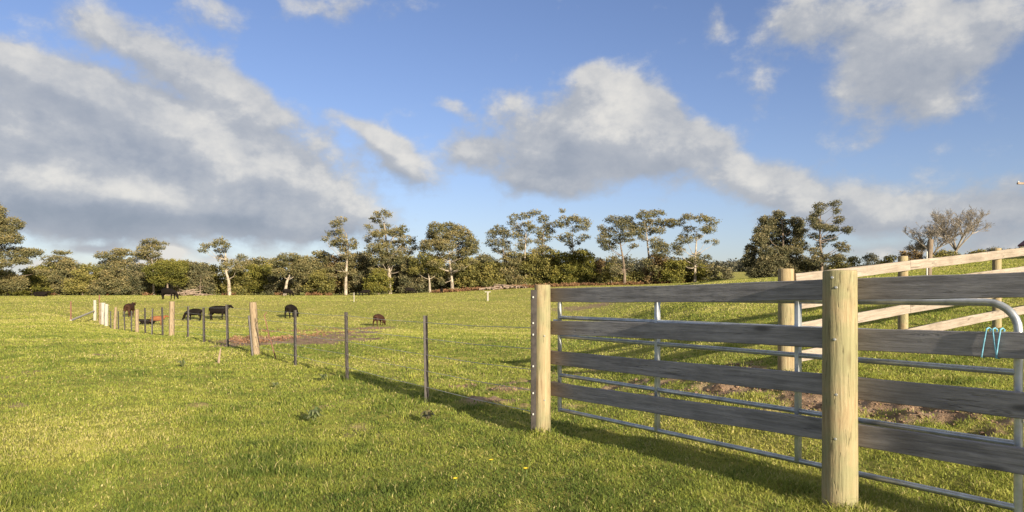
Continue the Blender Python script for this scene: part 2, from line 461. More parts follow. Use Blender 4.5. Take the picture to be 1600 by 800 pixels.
M['brownleaf'] = leaf_mat('brown_dead_leaf', [(0.05, 0.038, 0.02), (0.115, 0.08, 0.038), (0.18, 0.125, 0.055), (0.24, 0.17, 0.08)], 0.2)
M['farleaf'] = leaf_mat('far_leaf', [(0.045, 0.055, 0.045), (0.085, 0.088, 0.062), (0.125, 0.115, 0.075)], 0.2)
M['bracken'] = leaf_mat('dead_bracken', [(0.09, 0.05, 0.025), (0.19, 0.10, 0.05), (0.28, 0.17, 0.09)], 0.2)
M['deadweed'] = leaf_mat('dead_weed', [(0.10, 0.05, 0.028), (0.23, 0.125, 0.072), (0.34, 0.22, 0.14)], 0.2)
M['weed'] = leaf_mat('weed_leaf', [(0.16, 0.22, 0.08), (0.28, 0.33, 0.13), (0.42, 0.44, 0.24)], 0.4)
M['clod'] = plain('earth_clod', (0.15, 0.09, 0.057), 0.95, 0, 0.4, 20, 0.6, 0.02, (0.30, 0.20, 0.135))
M['yellow'] = plain('yellow_petal', (0.85, 0.62, 0.03), 0.6, 0, 0.1)
M['deadwood'] = plain('dead_wood', (0.22, 0.165, 0.125), 0.9, 0, 0.35, 4, 0.5, 0.02)
M['maroon'] = plain('maroon_roof_steel', (0.10, 0.022, 0.03), 0.5, 0.1, 0.15)
M['cream'] = plain('shed_wall', (0.45, 0.38, 0.28), 0.7, 0, 0.1)

# ------------------------------------------------------------------ object helpers
def tag(o, label=None, cat=None, group=None, kind=None):
    if label: o['label'] = label
    if cat: o['category'] = cat
    if group: o['group'] = group
    if kind: o['kind'] = kind
    return o

def empty(name, loc):
    o = bpy.data.objects.new(name, None)
    o.empty_display_size = 0.1
    COL.objects.link(o)
    o.location = loc
    return o

WM = {}
def link_mesh(name, me, mat, parent=None, world=None):
    """WORLD: the mesh's place as a world matrix (default: vertices already hold world positions, or the parent's frame if parent)"""
    me.materials.clear()
    me.materials.append(mat)
    o = bpy.data.objects.new(name, me)
    COL.objects.link(o)
    wm = world if world is not None else Matrix.Identity(4)
    WM[o.name] = wm
    if parent is not None:
        o.parent = parent
        pw = Matrix.Translation(parent.location) if parent.type == 'EMPTY' else WM[parent.name]
        o.matrix_basis = pw.inverted() @ wm
    else:
        o.matrix_basis = wm
    return o

def np_mesh(name, verts, faces_flat, loop_starts, tone=None, tone_name='tone', smooth=False):
    me = bpy.data.meshes.new(name)
    me.vertices.add(len(verts))
    me.vertices.foreach_set('co', np.ascontiguousarray(verts, np.float32).ravel())
    me.loops.add(len(faces_flat))
    me.loops.foreach_set('vertex_index', np.ascontiguousarray(faces_flat, np.int32))
    me.polygons.add(len(loop_starts))
    me.polygons.foreach_set('loop_start', np.ascontiguousarray(loop_starts, np.int32))
    if smooth:
        me.polygons.foreach_set('use_smooth', np.ones(len(loop_starts), bool))
    if tone is not None:
        a = me.attributes.new(tone_name, 'FLOAT', 'POINT')
        a.data.foreach_set('value', np.ascontiguousarray(tone, np.float32))
    me.update(calc_edges=True)
    return me

class MB:
    def __init__(self):
        self.v = []; self.f = []
    def tube(self, pts, radii, n=8, cap=True):
        pts = [Vector(p) for p in pts]
        if isinstance(radii, (int, float)): radii = [radii] * len(pts)
        base = len(self.v)
        up = None
        for i, p in enumerate(pts):
            t = (pts[min(i + 1, len(pts) - 1)] - pts[max(i - 1, 0)]).normalized()
            if up is None:
                up = t.orthogonal().normalized()
            up = (up - t * up.dot(t)).normalized()
            w = t.cross(up)
            for k in range(n):
                a = 2 * math.pi * k / n
                self.v.append(p + (up * math.cos(a) + w * math.sin(a)) * radii[i])
        for i in range(len(pts) - 1):
            for k in range(n):
                k2 = (k + 1) % n
                self.f.append((base + i * n + k, base + i * n + k2, base + (i + 1) * n + k2, base + (i + 1) * n + k))
        if cap:
            self.f.append(tuple(base + k for k in reversed(range(n))))
            self.f.append(tuple(base + (len(pts) - 1) * n + k for k in range(n)))
        return self
    def box(self, c, s, rot=None):
        c = Vector(c); b = len(self.v)
        for dx in (-.5, .5):
            for dy in (-.5, .5):
                for dz in (-.5, .5):
                    p = Vector((dx * s[0], dy * s[1], dz * s[2]))
                    if rot is not None: p = rot @ p
                    self.v.append(c + p)
        for q in ((0, 1, 3, 2), (4, 6, 7, 5), (0, 4, 5, 1), (2, 3, 7, 6), (0, 2, 6, 4), (1, 5, 7, 3)):
            self.f.append(tuple(b + i for i in q))
        return self
    def blob(self, c, r, sq=(1, 1, 1), seed=0):
        bm = bmesh.new()
        bmesh.ops.create_icosphere(bm, subdivisions=1, radius=1)
        rr = random.Random(seed)
        b = len(self.v)
        for v in bm.verts:
            k = r * rr.uniform(0.75, 1.2)
            self.v.append(Vector(c) + Vector((v.co.x * sq[0] * k, v.co.y * sq[1] * k, v.co.z * sq[2] * k)))
        for f in bm.faces: self.f.append(tuple(b + v.index for v in f.verts))
        bm.free()
        return self
    def mesh(self, name, smooth=True, bevel=0.0):
        me = bpy.data.meshes.new(name)
        me.from_pydata([tuple(p) for p in self.v], [], self.f)
        me.update()
        if bevel > 0:
            bm = bmesh.new(); bm.from_mesh(me)
            bmesh.ops.bevel(bm, geom=list(bm.edges), offset=bevel, segments=2, affect='EDGES', profile=0.6)
            bm.to_mesh(me); bm.free()
        if smooth:
            for p in me.polygons: p.use_smooth = True
            if bevel > 0 or True:
                try: me.set_sharp_from_angle(angle=R(40))
                except Exception: pass
        return me
    def build(self, name, mat, parent=None, smooth=True, bevel=0.0, world=None):
        return link_mesh(name, self.mesh(name, smooth, bevel), mat, parent, world)

# ------------------------------------------------------------------ the ground sheet
def build_ground():
    azs = np.concatenate([np.linspace(-180, -62, 40, endpoint=False), np.linspace(-62, 62, 560, endpoint=False), np.linspace(62, 180, 40, endpoint=False)])
    azs = np.radians(azs)
    rs = np.concatenate([np.exp(np.linspace(math.log(0.5), math.log(3), 30, endpoint=False)), np.exp(np.linspace(math.log(3), math.log(200), 470, endpoint=False)), np.exp(np.linspace(math.log(200), math.log(3500), 70))])
    A, RR = np.meshgrid(azs, rs)
    x = (RR * np.sin(A)).ravel(); y = (RR * np.cos(A)).ravel()
    z = terrain(x, y)
    na, nr = len(azs), len(rs)
    i = np.arange(nr - 1)[:, None] * na; k = np.arange(na)[None, :]; k2 = (k + 1) % na
    q = np.stack([i + k, i + na + k, i + na + k2, i + k2], -1).reshape(-1, 4)
    q = q[:, ::-1]
    verts = np.stack([x, y, z], 1)
    c = len(verts)
    verts = np.vstack([verts, [[0, 0, float(terrain(np.array([0.]), np.array([0.]))[0])]]])
    fan = np.stack([np.full(na, c), (np.arange(na) + 1) % na, np.arange(na)], 1)[:, [0, 2, 1]]
    flat = np.concatenate([q.ravel(), fan.ravel()])
    ls = np.concatenate([np.arange(len(q)) * 4, len(q) * 4 + np.arange(na) * 3])
    dm = dirt(verts[:, 0], verts[:, 1])
    me = np_mesh('ground', verts, flat, ls, dm, 'dirt', smooth=True)
    o = link_mesh('ground', me, M['ground'])
    tag(o, 'green grazed paddock ground rising on the right with bare earth patches', 'ground', kind='structure')
    me.update()
    if me.polygons[100].normal.z < 0: me.flip_normals()
build_ground()

# ------------------------------------------------------------------ grass blades
def build_grass():
    N = 900000
    d = np.exp(rng.uniform(math.log(3.4), math.log(140), N))
    a = rng.uniform(-0.92, 1.0, N)
    x = a * d; y = d
    # clumping
    cl = vnoise(x, y, 0.30, 31, 2)
    keep = rng.uniform(0, 1, N) < (0.35 + 1.1 * cl)
    dm = dirt(x, y)
    dm2 = dirt(x, y + 0.9 * sstep(d, 15, 25))
    keep &= rng.uniform(0, 1, N) > np.maximum(dm, dm2 * sstep(d, 14, 20)) * 0.97
    x, y, d = x[keep], y[keep], d[keep]; n = len(x)
    cl = cl[keep]
    z = terrain(x, y)
    big = vnoise(x, y, 1.1, 41, 3)
    tuft = sstep(vnoise(x, y, 0.7, 43, 2), 0.60, 0.82)
    sc = np.clip(d / 7.0, 0.8, None)
    tall = sstep(vnoise(x, y, 0.45, 47, 2), 0.70, 0.86)
    h = (0.014 + 0.018 * rng.uniform(0, 1, n) ** 1.3 + 0.024 * big * cl + 0.034 * tuft * rng.uniform(0.2, 1, n) + 0.055 * tall * rng.uniform(0.3, 1, n)) * np.clip(sc, 0.9, None) ** 0.24
    for (cx_, cy_) in [tuple(P1), tuple(P2), (3.48, 8.67), (5.71, 9.97)] + [tuple(P1 + FD * k) for k in (2.65, 5.6, 8.5, 11.6)]:
        q_ = np.exp(-((x - cx_) ** 2 + (y - cy_) ** 2) / 0.16 ** 2)
        h = h + q_ * rng.uniform(0.02, 0.11, n)
    w = 0.0052 * sc * rng.uniform(0.7, 1.6, n)
    broad = rng.uniform(0, 1, n) < 0.30
    w = np.where(broad, w * 2.2, w); h = np.where(broad, h * 0.6, h)
    w = np.minimum(w, 0.075)
    th = rng.uniform(0, 2 * math.pi, n)
    ln = rng.uniform(0.3, 1.7, n) * h
    ldx, ldy = np.cos(th) * ln, np.sin(th) * ln
    ph = th + math.pi / 2 + rng.normal(0, 0.5, n)
    wx, wy = np.cos(ph) * w / 2, np.sin(ph) * w / 2
    b0 = np.stack([x - wx, y - wy, z - 0.01], 1); b1 = np.stack([x + wx, y + wy, z - 0.01], 1)
    mx_, my_, mz_ = x + ldx * 0.35, y + ldy * 0.35, z + h * 0.62
    m0 = np.stack([mx_ - wx * 0.85, my_ - wy * 0.85, mz_], 1); m1 = np.stack([mx_ + wx * 0.85, my_ + wy * 0.85, mz_], 1)
    tp = np.stack([x + ldx, y + ldy, z + h], 1)
    V = np.stack([b0, b1, m1, m0, tp], 1).reshape(-1, 3)
    base = np.arange(n)[:, None] * 5
    fl = np.concatenate([base + np.array([[0, 1, 2, 3]]), base + np.array([[3, 2, 4]])], 1).ravel()
    ls = (np.arange(n)[:, None] * 7 + np.array([[0, 4]])).ravel()
    patch = vnoise(x, y, 2.4, 51, 3); patch2 = vnoise(x, y, 9.0, 52, 2)
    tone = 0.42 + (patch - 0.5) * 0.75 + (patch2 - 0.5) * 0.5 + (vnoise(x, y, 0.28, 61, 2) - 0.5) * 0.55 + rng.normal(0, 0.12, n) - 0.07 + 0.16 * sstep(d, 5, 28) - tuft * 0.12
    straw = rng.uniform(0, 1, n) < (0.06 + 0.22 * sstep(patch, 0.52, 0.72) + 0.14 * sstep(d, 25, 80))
    tone = np.where(straw, rng.uniform(0.8, 1.0, n), np.clip(tone, 0.02, 0.8))
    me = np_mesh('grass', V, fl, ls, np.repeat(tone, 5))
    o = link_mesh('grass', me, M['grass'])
    tag(o, 'short sunlit green pasture grass covering the paddock', 'grass', kind='stuff')
build_grass()

# ------------------------------------------------------------------ rail fence in front
def post_mb(h, r, seed=0, below=0.3, n=20, wob=0.03, dome=0.012):
    mb = MB(); rr = random.Random(seed)
    zs = [-below, 0, 0.02] + [h * k / 9 for k in range(1, 9)] + [h - 0.012, h - 0.003, h]
    rad = [r * 1.02] * 3 + [r * (1.02 - 0.04 * k / 9 + rr.uniform(-wob, wob) * 0.35) for k in range(1, 9)] + [r * 0.975, r * 0.95, r * 0.90]
    mb.tube([(0, 0, z) for z in zs], rad, n)
    b = len(mb.v)
    return mb

def place_w(x, y, z, rz=0.0, lean=(0, 0)):
    return Matrix.Translation((x, y, z)) @ Matrix.Rotation(rz, 4, 'Z') @ Matrix.Rotation(lean[0], 4, 'X') @ Matrix.Rotation(lean[1], 4, 'Y')

def board_mesh(L, w, t, seed, seg=14, end_brown=0.0):
    """a sawn board along X with slightly wandering edges"""
    rr = random.Random(seed)
    mb = MB()
    n = seg + 1
    bowz = rr.uniform(-.014, .010); bowy = rr.uniform(-.008, .008); twist = rr.uniform(-.006, .006)
    for i in range(n):
        x = L * i / seg - L / 2
        up = w / 2 + rr.uniform(-1, 1) * 0.0025
        dn = -w / 2 + rr.uniform(-1, 1) * 0.0025
        cup = rr.uniform(-1, 1) * 0.002 + bowy * math.sin(math.pi * i / seg)
        up += bowz * math.sin(math.pi * i / seg) + twist * (i / seg - .5); dn += bowz * math.sin(math.pi * i / seg) + twist * (i / seg - .5)
        e = 0.004
        pts = [(-t / 2, dn + e), (-t / 2 + e, dn), (t / 2 - e, dn), (t / 2, dn + e), (t / 2, up - e), (t / 2 - e, up), (-t / 2 + e, up), (-t / 2, up - e)]
        for (yy, zz) in pts: mb.v.append(Vector((x, yy + cup, zz)))
    for i in range(seg):
        for k in range(8):
            k2 = (k + 1) % 8
            mb.f.append((i * 8 + k, (i + 1) * 8 + k, (i + 1) * 8 + k2, i * 8 + k2))
    mb.f.append(tuple(range(8))); mb.f.append(tuple(seg * 8 + k for k in reversed(range(8))))
    me = mb.mesh('rail')
    a = me.attributes.new('endness', 'FLOAT', 'POINT')
    co = np.array([v.co.x for v in me.vertices])
    a.data.foreach_set('value', np.clip(1 - (co + L / 2) / 0.55, 0, 1).astype(np.float32) * end_brown)
    return me

def board(p0, p1, w, t, mat, parent, seed, end_brown=0.0, name='rail'):
    """board whose centre line runs p0 -> p1"""
    p0, p1 = Vector(p0), Vector(p1)
    d = p1 - p0; L = d.length; d.normalize()
    yv = Vector((0, 0, 1)).cross(d).normalized(); zv = d.cross(yv)
    m = Matrix((d, yv, zv)).transposed().to_4x4()
    m.translation = (p0 + p1) / 2
    return link_mesh(name, board_mesh(L, w, t, seed, end_brown=end_brown), mat, parent, m)

span = float(np.linalg.norm(P1 - P2))
P0 = P2 - FD * span                       # the next post, out of the picture towards the camera's right
fence = empty('rail_fence', (P2[0], P2[1], gz(*P2)))
tag(fence, 'post and rail fence of dark weathered boards on two round pine posts', 'fence')
z1, z2 = EYE - 1.466, EYE - 1.404
slope = (z2 - z1) / span
def fz(p): return z2 - slope * float(np.dot(p - P2, FD))
posts = []
for i, (p, h, r) in enumerate(((P2, 1.555, 0.108), (P1, 1.555, 0.086), (P0, 1.55, 0.105), (P0 - FD * span, 1.55, .105))):
    o = post_mb(h, r, i).build('post', M['post'], fence, world=place_w(p[0], p[1], fz(p), rz=i * 1.3, lean=(0, 0.004 * i)))
    posts.append(o)
# bolts on the near post and washers
for k, (dz, ax, ay) in enumerate(((1.505, -0.045, -1), (1.44, -0.022, -1), (1.10, -0.03, -1), (0.74, -0.02, -1), (0.45, -0.025, -1))):
    vdir = Vector((P2[0], P2[1], 0)).normalized(); side = Vector((vdir.y, -vdir.x, 0))
    c = Vector((P2[0], P2[1], fz(P2) + dz)) + side * ax - vdir * (0.108 * 0.93)
    MB().tube([c + vdir * 0.02, c - vdir * 0.004, c - vdir * 0.008], [0.010, 0.010, 0.006], 8).build('bolt', M['bolt'], posts[0])
for k, dz in enumerate((1.02, 0.35)):
    c = Vector((P1[0] + 0.02, P1[1] - 0.085, fz(P1) + dz))
    MB().tube([c + Vector((0, .02, 0)), c - Vector((0, .005, 0))], 0.008, 8).build('bolt', M['bolt'], posts[1])
RW = 0.145; RT = 0.042
tops = (1.510, 1.175, 0.845, 0.53)
for bay, (a_, b_) in enumerate(((P1, P2), (P2, P0), (P0, P0 - FD * span))):
    for k, tz in enumerate(tops):
        off = FN * (0.085 + RT / 2 + 0.004)
        e0 = a_ + off + (FD * 0.07 if bay == 0 else FD * -0.004); e1 = b_ + off + FD * 0.004
        jit = (random.Random(bay * 7 + k).uniform(-0.012, 0.012), random.Random(bay * 9 + k + 3).uniform(-0.012, 0.012))
        board((e0[0], e0[1], fz(a_) + tz - RW / 2 + jit[0]), (e1[0], e1[1], fz(b_) + tz - RW / 2 + jit[1]), RW, RT, M['rail'], fence, bay * 10 + k + 1, 1.0 if bay == 0 else 0.25)

# blue twine round the second rail
def twine():
    tx, td = at(1547, 0)[0], None
    # point on the fence face for that picture column
    s_ = np.linspace(0, 3, 400); pts = P2[None, :] - FD[None, :] * s_[:, None] + FN[None, :] * 0.08
    k = np.argmin(abs(pts[:, 0] / pts[:, 1] - px_to_a(1547)))
    c = pts[k]; zc = fz(c) + tops[1] - RW / 2
    mb = MB()
    half = RW / 2 + 0.012
    for (o0, o1) in ((-0.016, -0.042), (0.014, 0.034), (0.052, 0.030)):
        # each pass crosses the face, goes over the top and down the back
        A = c - FD * o0; B = c - FD * o1
        fr = -FN * 0.002; bk = FN * (RT + 0.012)
        path = [(B[0] + fr[0], B[1] + fr[1], zc - half), ((A[0] + B[0]) / 2 + fr[0] * 2, (A[1] + B[1]) / 2 + fr[1] * 2, zc), (A[0] + fr[0], A[1] + fr[1], zc + half - .004), (A[0] + bk[0] / 2, A[1] + bk[1] / 2, zc + half + .002),
                (A[0] + bk[0], A[1] + bk[1], zc + half - .006), (B[0] + bk[0], B[1] + bk[1], zc - half + .005), (B[0] + bk[0] / 2, B[1] + bk[1] / 2, zc - half - .003)]
        mb.tube(path, 0.0046, 6)
    o = mb.build('twine', M['twine'])
    tag(o, 'pale blue baling twine looped around the second rail near the gate end', 'twine')
twine()

# ------------------------------------------------------------------ steel gate standing open behind the fence
def gate():
    A = Vector((0.51, 7.30, 0)); B = Vector((2.93, 3.95, 0))
    d = (B - A).normalized(); L = (B - A).length
    zt = EYE - 0.055          # top tube
    hgt = 1.19
    g = empty('farm_gate', (A.x, A.y, zt - hgt - 0.1))
    tag(g, 'galvanised tubular steel farm gate with curved corners behind the dark rails', 'gate')
    r = 0.020
    def P(s, h): return A + d * s + Vector((0, 0, zt - hgt + h))
    cr = 0.16
    def arc(s0, h0, a0, a1, n=7):
        return [P(s0 + cr * math.cos(R(a)), h0 + cr * math.sin(R(a))) for a in np.linspace(a0, a1, n)]
    path = [P(0, 0.0)] + [P(0, hgt - 0.04)] + [P(0.04, hgt)]
    path = [P(0, -0.02), P(0, hgt - 0.06)] + [P(0.06 - 0.06 * math.cos(R(a)), hgt - 0.06 + 0.06 * math.sin(R(a))) for a in (30, 60, 90)]
    path += [P(L - cr, hgt)] + arc(L - cr, hgt - cr, 75, 0) + [P(L, -0.06)]
    MB().tube(path, r * 1.15, 12).build('frame', M['galv'], g)
    for h in (0.0, 0.37, 0.58, 0.785, 0.985):
        MB().tube([P(0.0, h), P(L, h)], r, 12).build('rail', M['galv'], g)
    for k in (1, 2):
        s = L * k / 3
        fw = Vector((d.y, -d.x, 0))
        rot = Matrix((d, Vector((-d.y, d.x, 0)), Vector((0, 0, 1)))).transposed()
        MB().box(P(s, hgt / 2) , (0.034, 0.046, hgt), rot).build('upright', M['galv'], g, bevel=0.004)
    # hinges to the end post
    for h in (0.2, 0.95):
        MB().tube([P(-0.10, h), P(0.0, h)], 0.012, 8).build('hinge', M['galv'], g)
    # latch chain on the far end
    for k in range(5):
        c = P(L + 0.03, 0.62 - 0.035 * k)
        MB().tube([c + Vector((0.012 * math.cos(R(a)), 0.0, 0.018 * math.sin(R(a)))) for a in range(0, 361, 45)], 0.0035, 5).build('chain_link', M['galv'], g) if k < 4 else None
gate()

# ------------------------------------------------------------------ pale plank yard fence behind
def yard_fence():
    pts = [np.array([3.48, 8.67]), np.array([5.71, 9.97]), np.array([8.06, 11.35]), np.array([10.4, 12.72]), np.array([12.75, 14.1])]
    topz = [0.31, 0.54, 0.745, 0.96, 1.17]
    rad = [0.098, 0.068, 0.066, .07, .07]
    f = empty('yard_fence', (pts[0][0], pts[0][1], gz(*pts[0])))
    tag(f, 'pale sunlit plank yard fence climbing away behind the steel gate', 'fence')
    dv = (pts[2] - pts[0]) / np.linalg.norm(pts[2] - pts[0])
    nv = np.array([dv[1], -dv[0]])          # towards the camera
    for i, p in enumerate(pts):
        g = gz(*p)
        post_mb(EYE + topz[i] - g, rad[i], 20 + i).build('post', M['post'], f, world=place_w(p[0], p[1], g, rz=i))
    zt = lambda p: 0.245 + 0.0885 * float(np.dot(p - pts[0], dv))
    for k, dz in enumerate((0, 0.315, 0.625, 0.985)):
        for j in range(4):
            a_ = pts[j] + nv * 0.095 + (dv * 0.05 if j == 0 else 0)
            b_ = pts[j + 1] + nv * 0.095 - dv * 0.004
            za = EYE + zt(pts[j]) - dz - 0.07; zb = EYE + zt(pts[j + 1]) - dz - 0.07
            board((a_[0], a_[1], za), (b_[0], b_[1], zb), 0.138, 0.035, M['plank'], f, 40 + k * 5 + j, name='plank')
    # notches and white insulators on the nearest post
    p = pts[0]
    for dz in (-0.10, -0.62):
        c = Vector((p[0] + 0.088, p[1] - 0.07, EYE + dz))
        MB().tube([c, c + Vector((0.03, -0.03, 0))], [0.022, 0.02], 8).build('insulator', M['porcelain'], f)
yard_fence()

# ------------------------------------------------------------------ wire fence running away to the left
def picket_mb(h, below=0.1, w=0.034):
    """Y-section star picket"""
    mb = MB()
    t = 0.006
    for a in (90, 210, 330):
        c, s = math.cos(R(a)), math.sin(R(a))
        rot = Matrix.Rotation(R(a), 3, 'Z')
        mb.box((c * w / 2, s * w / 2, (h - below) / 2), (w, t, h + below), rot)
    return mb
def fence_pos(px):
    """point on the fence line seen in that picture column"""
    a = px_to_a(px)
    # P1 + t FD, x/y = a
    t = (a * P1[1] - P1[0]) / (FD[0] - a * FD[1])
    return P1 + FD * t
def gyr(x, y): return float(terrain(np.array([float(x)]), np.array([float(y)]))[0])
wf = empty('wire_fence', (P1[0], P1[1], gz(*P1)))
tag(wf, 'wire fence of black steel pickets and split posts running down across the paddock', 'fence')
wz = []
def rel(py, px):
    p = fence_pos(px); return EYE + (HY - py) / F * p[1]
picks = [(667, 493), (542, 487.5), (461, 484.5), (356, 476), (319, 481), (293, 479), (254, 480), (237.6, 482), (226.7, 481), (205, 486), (195, 486), (185, 486), (173, 486)]
for i, (px, ty) in enumerate(picks):
    p = fence_pos(px); g = gyr(*p); zt_ = rel(ty, px)
    th = max(1.0, min(1.45, zt_ - g))
    wd = 0.034 * (1 if p[1] < 16 else 1.25)
    picket_mb(th, w=wd).build('star_picket', M['steel'], wf, smooth=False, world=place_w(p[0], p[1], g, rz=i * 0.6, lean=(random.uniform(-.02, .02), random.uniform(-.025, .025))))
for i, (px, ty, r, lean) in enumerate(((398, 472, 0.085, -0.07), (268, 471, 0.10, 0.01), (214, 484, 0.09, 0.0), (179, 480, 0.085, -0.07))):
    p = fence_pos(px); g = gyr(*p)
    post_mb(max(1.2, rel(ty, px) - g), r, 60 + i, n=10, wob=0.25).build('fence_post', M['oldpost'], wf, world=place_w(p[0] + (0.04 if i == 0 else 0), p[1], g, rz=i * .9 if i else 0, lean=(0, lean)))
# picket propped against the leaning post
p = fence_pos(402); g = gyr(*p)
q0 = Vector((p[0] - 0.03, p[1] - 0.22, g)); q1 = Vector((px_to_a(391) * p[1], p[1] - 0.10, EYE + (HY - 493) / F * p[1]))
MB().tube([q0, q1], 0.028, 5).build('star_picket', M['steel'], wf)
# picket strapped to the strainer post, with insulators
sp = picket_mb(1.50, w=0.040).build('star_picket', M['steel'], wf, smooth=False, world=place_w(P1[0] - 0.098, P1[1] - 0.045, z1, rz=0.4))
for dz in (1.42, 1.15, 1.03, 0.70, 0.42, 0.20):
    c = Vector((P1[0] - 0.100, P1[1] - 0.070, z1 + dz))
    MB().tube([c, c + Vector((0, -0.012, 0.004)), c + Vector((0, -0.024, 0))], [0.008, 0.010, 0.006], 8).build('insulator', M['porcelain'], sp)
# wires
line = [np.array([P1[0] - 0.11, P1[1]])] + [fence_pos(px) for px in (667, 542, 461, 398, 356, 319, 293, 268, 254, 237.6, 226.7, 214, 205, 195, 185, 179, 173, 160)]
for h in (1.10, 0.88, 0.66, 0.44, 0.22):
    pts_ = []
    for i, p in enumerate(line):
        g = gyr(*p)
        pts_.append((p[0], p[1] - 0.02, g + h))
        if i + 1 < len(line):
            q = line[i + 1]; g2 = gyr(*q)
            pts_.append(((p[0] + q[0]) / 2, (p[1] + q[1]) / 2 - 0.02, (g + g2) / 2 + h - 0.012))
    MB().tube(pts_, 0.0036, 5).build('wire', M['wire'], wf)

# ------------------------------------------------------------------ posts and odd bits round the far end of the wire fence
def lone_post(name, px, ty, by, r, mat, label, cat, depth=None, lean=0.0, n=9):
    if depth is None:
        x, y = gp(px, by)
    else:
        x, y = at(px, depth)
    g = gyr(x, y)
    h = max(0.3, EYE + (HY - ty) / F * y - g)
    o = post_mb(h, r, int(px), n=n, wob=0.2, below=0.2).build(name, mat, world=place_w(x, y, g, lean=(0, lean)))
    return tag(o, label, cat)
lone_post('gate_post', 148, 469, 499, 0.13, M['whitepost'], 'bleached timber end post where the grey log leans, furthest of the pale posts', 'post', fence_pos(148)[1])
lone_post('gate_post', 157, 473, 502, 0.12, M['oldpost'], 'brownish post squeezed between the bleached end post and the white slabs', 'post', fence_pos(157)[1] - 1)
lone_post('gate_post', 161, 473, 502, 0.17, M['whitepost'], 'thick white slab post at the end of the wire fence', 'post', fence_pos(161)[1])
lone_post('gate_post', 166, 475, 503, 0.14, M['whitepost'], 'white slab post nearest the dark pickets', 'post', fence_pos(166)[1])
o = lone_post('steel_rod', 155, 461, 500, 0.05, M['rust'], 'tall thin rusty rod rising behind the white slab posts', 'rod', fence_pos(155)[1] + 2)
o = lone_post('rusty_picket', 110.5, 471, 502, 0.055, M['rust'], 'lone rusty steel picket by the foot of the leaning grey log', 'picket')
x0, y0 = gp(110, 502); e = fence_pos(148)
mb = MB().tube([(x0, y0, gyr(x0, y0) + 0.02), ((x0 + e[0]) / 2, (y0 + e[1]) / 2, (gyr(x0, y0) + EYE + (HY - 486) / F * e[1]) / 2 + .02), (e[0], e[1] - 0.12, EYE + (HY - 486) / F * e[1])], [0.09, 0.085, 0.07], 8)
tag(mb.build('stay_log', M['whitepost']), 'grey stay log leaning from the grass up to the bleached end post', 'log')
x, y = gp(432, 560); g = gyr(x, y)
mb = MB().tube([(x, y, g - .05), (x - 0.16, y, g + 0.5), (x - 0.3, y + .05, g + 1.0), (px_to_a(415) * y, y + 0.1, EYE + (HY - 487) / F * y)], [0.016, 0.015, 0.012, 0.008], 6)
tag(mb.build('rusty_rod', M['rust']), 'bent rusty rod leaning in the grass between leaning post and black picket', 'rod')
x, y = gp(341, 568); g = gyr(x, y)
mb = MB().tube([(x, y, g - .05), (x + .02, y, g + 0.14), (x + .05, y, g + .32)], [0.03, 0.022, 0.012], 6)
tag(mb.build('stick', M['deadwood']), 'short grey stick standing in the grass before the wire fence', 'stick')
x, y = gp(762, 470); g = gyr(x, y)
mb = MB().tube([(x, y, g - .05), (x, y, g + 1.15)], 0.11, 6).box((x, y, g + 1.18), (.75, .1, .1))
tag(mb.build('marker_post', M['whitepost']), 'small pale T-shaped marker post standing out in the paddock', 'post')
lone_post('stake', 553, 457, 472, 0.05, M['whitepost'], 'thin white stake alone in the paddock above the black pickets', 'stake')
lone_post('timber_post', 1450, 374, 0, 0.085, M['bark'], 'rough brown timber post with a bent top before the bare tree', 'post', 22, 0.05)
lone_post('tread_in_post', 1448.5, 393, 0, 0.012, M['porcelain'], 'thin white electric fence rod rising behind the top pale plank', 'rod', 15)

# ------------------------------------------------------------------ trees
def leaf_cloud(blobs, size, density, squash=0.9, vert=0.4):
    """blobs: (x, y, z, rx, ry, rz); returns leaf quads clustered in small sprays inside each blob"""
    C = []; SC = []
    for (x, y, z, rx, ry, rz) in blobs:
        n = max(10, int(density * 13 * rx * rz * math.pi / (size * size)))
        ns = max(2, n // 14)
        u = rng.normal(0, 1, (ns, 3)); u /= np.linalg.norm(u, axis=1)[:, None]
        rad = rng.uniform(0.25, 1, (ns, 1)) ** 0.45
        cc = u * rad
        k = rng.integers(0, ns, n)
        sp = size * 1.9
        pts = cc[k] * np.array([rx, ry, rz]) + rng.normal(0, 1, (n, 3)) * np.array([sp, sp, sp * 0.6]) * 0.5
        C.append(pts + np.array([x, y, z]))
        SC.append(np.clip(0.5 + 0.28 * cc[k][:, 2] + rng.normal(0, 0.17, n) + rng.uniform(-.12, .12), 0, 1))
    C = np.vstack(C); tone = np.concatenate(SC)
    n = len(C)
    a = rng.normal(0, 1, (n, 3)); a[:, 2] *= 0.7; a /= np.linalg.norm(a, axis=1)[:, None]
    b = rng.normal(0, 1, (n, 3)); b -= a * (a * b).sum(1)[:, None]; b /= np.linalg.norm(b, axis=1)[:, None]
    s = size * rng.uniform(0.45, 1.15, (n, 1))
    V = np.stack([C - a * s * 0.6, C + b * s * 0.38, C + a * s * 0.6, C - b * s * 0.38], 1).reshape(-1, 3)
    fl = np.arange(n * 4); ls = np.arange(n) * 4
    return V, fl, ls, np.repeat(tone, 4)

def limb(mb, p0, p1, r0, r1, sag=0.12, seed=0, n=5, sides=6):
    rr = random.Random(seed)
    p0, p1 = Vector(p0), Vector(p1)
    L = (p1 - p0).length
    pts = []; rad = []
    for i in range(n + 1):
        t = i / n
        p = p0.lerp(p1, t)
        # leave the trunk outward, then turn upward
        p.z -= math.sin(math.pi * t) * L * sag
        if 0 < i < n: p += Vector((rr.uniform(-1, 1), rr.uniform(-1, 1), rr.uniform(-1, 1))) * L * 0.045
        pts.append(p); rad.append(r0 + (r1 - r0) * t)
    mb.tube(pts, rad, sides)
    return pts

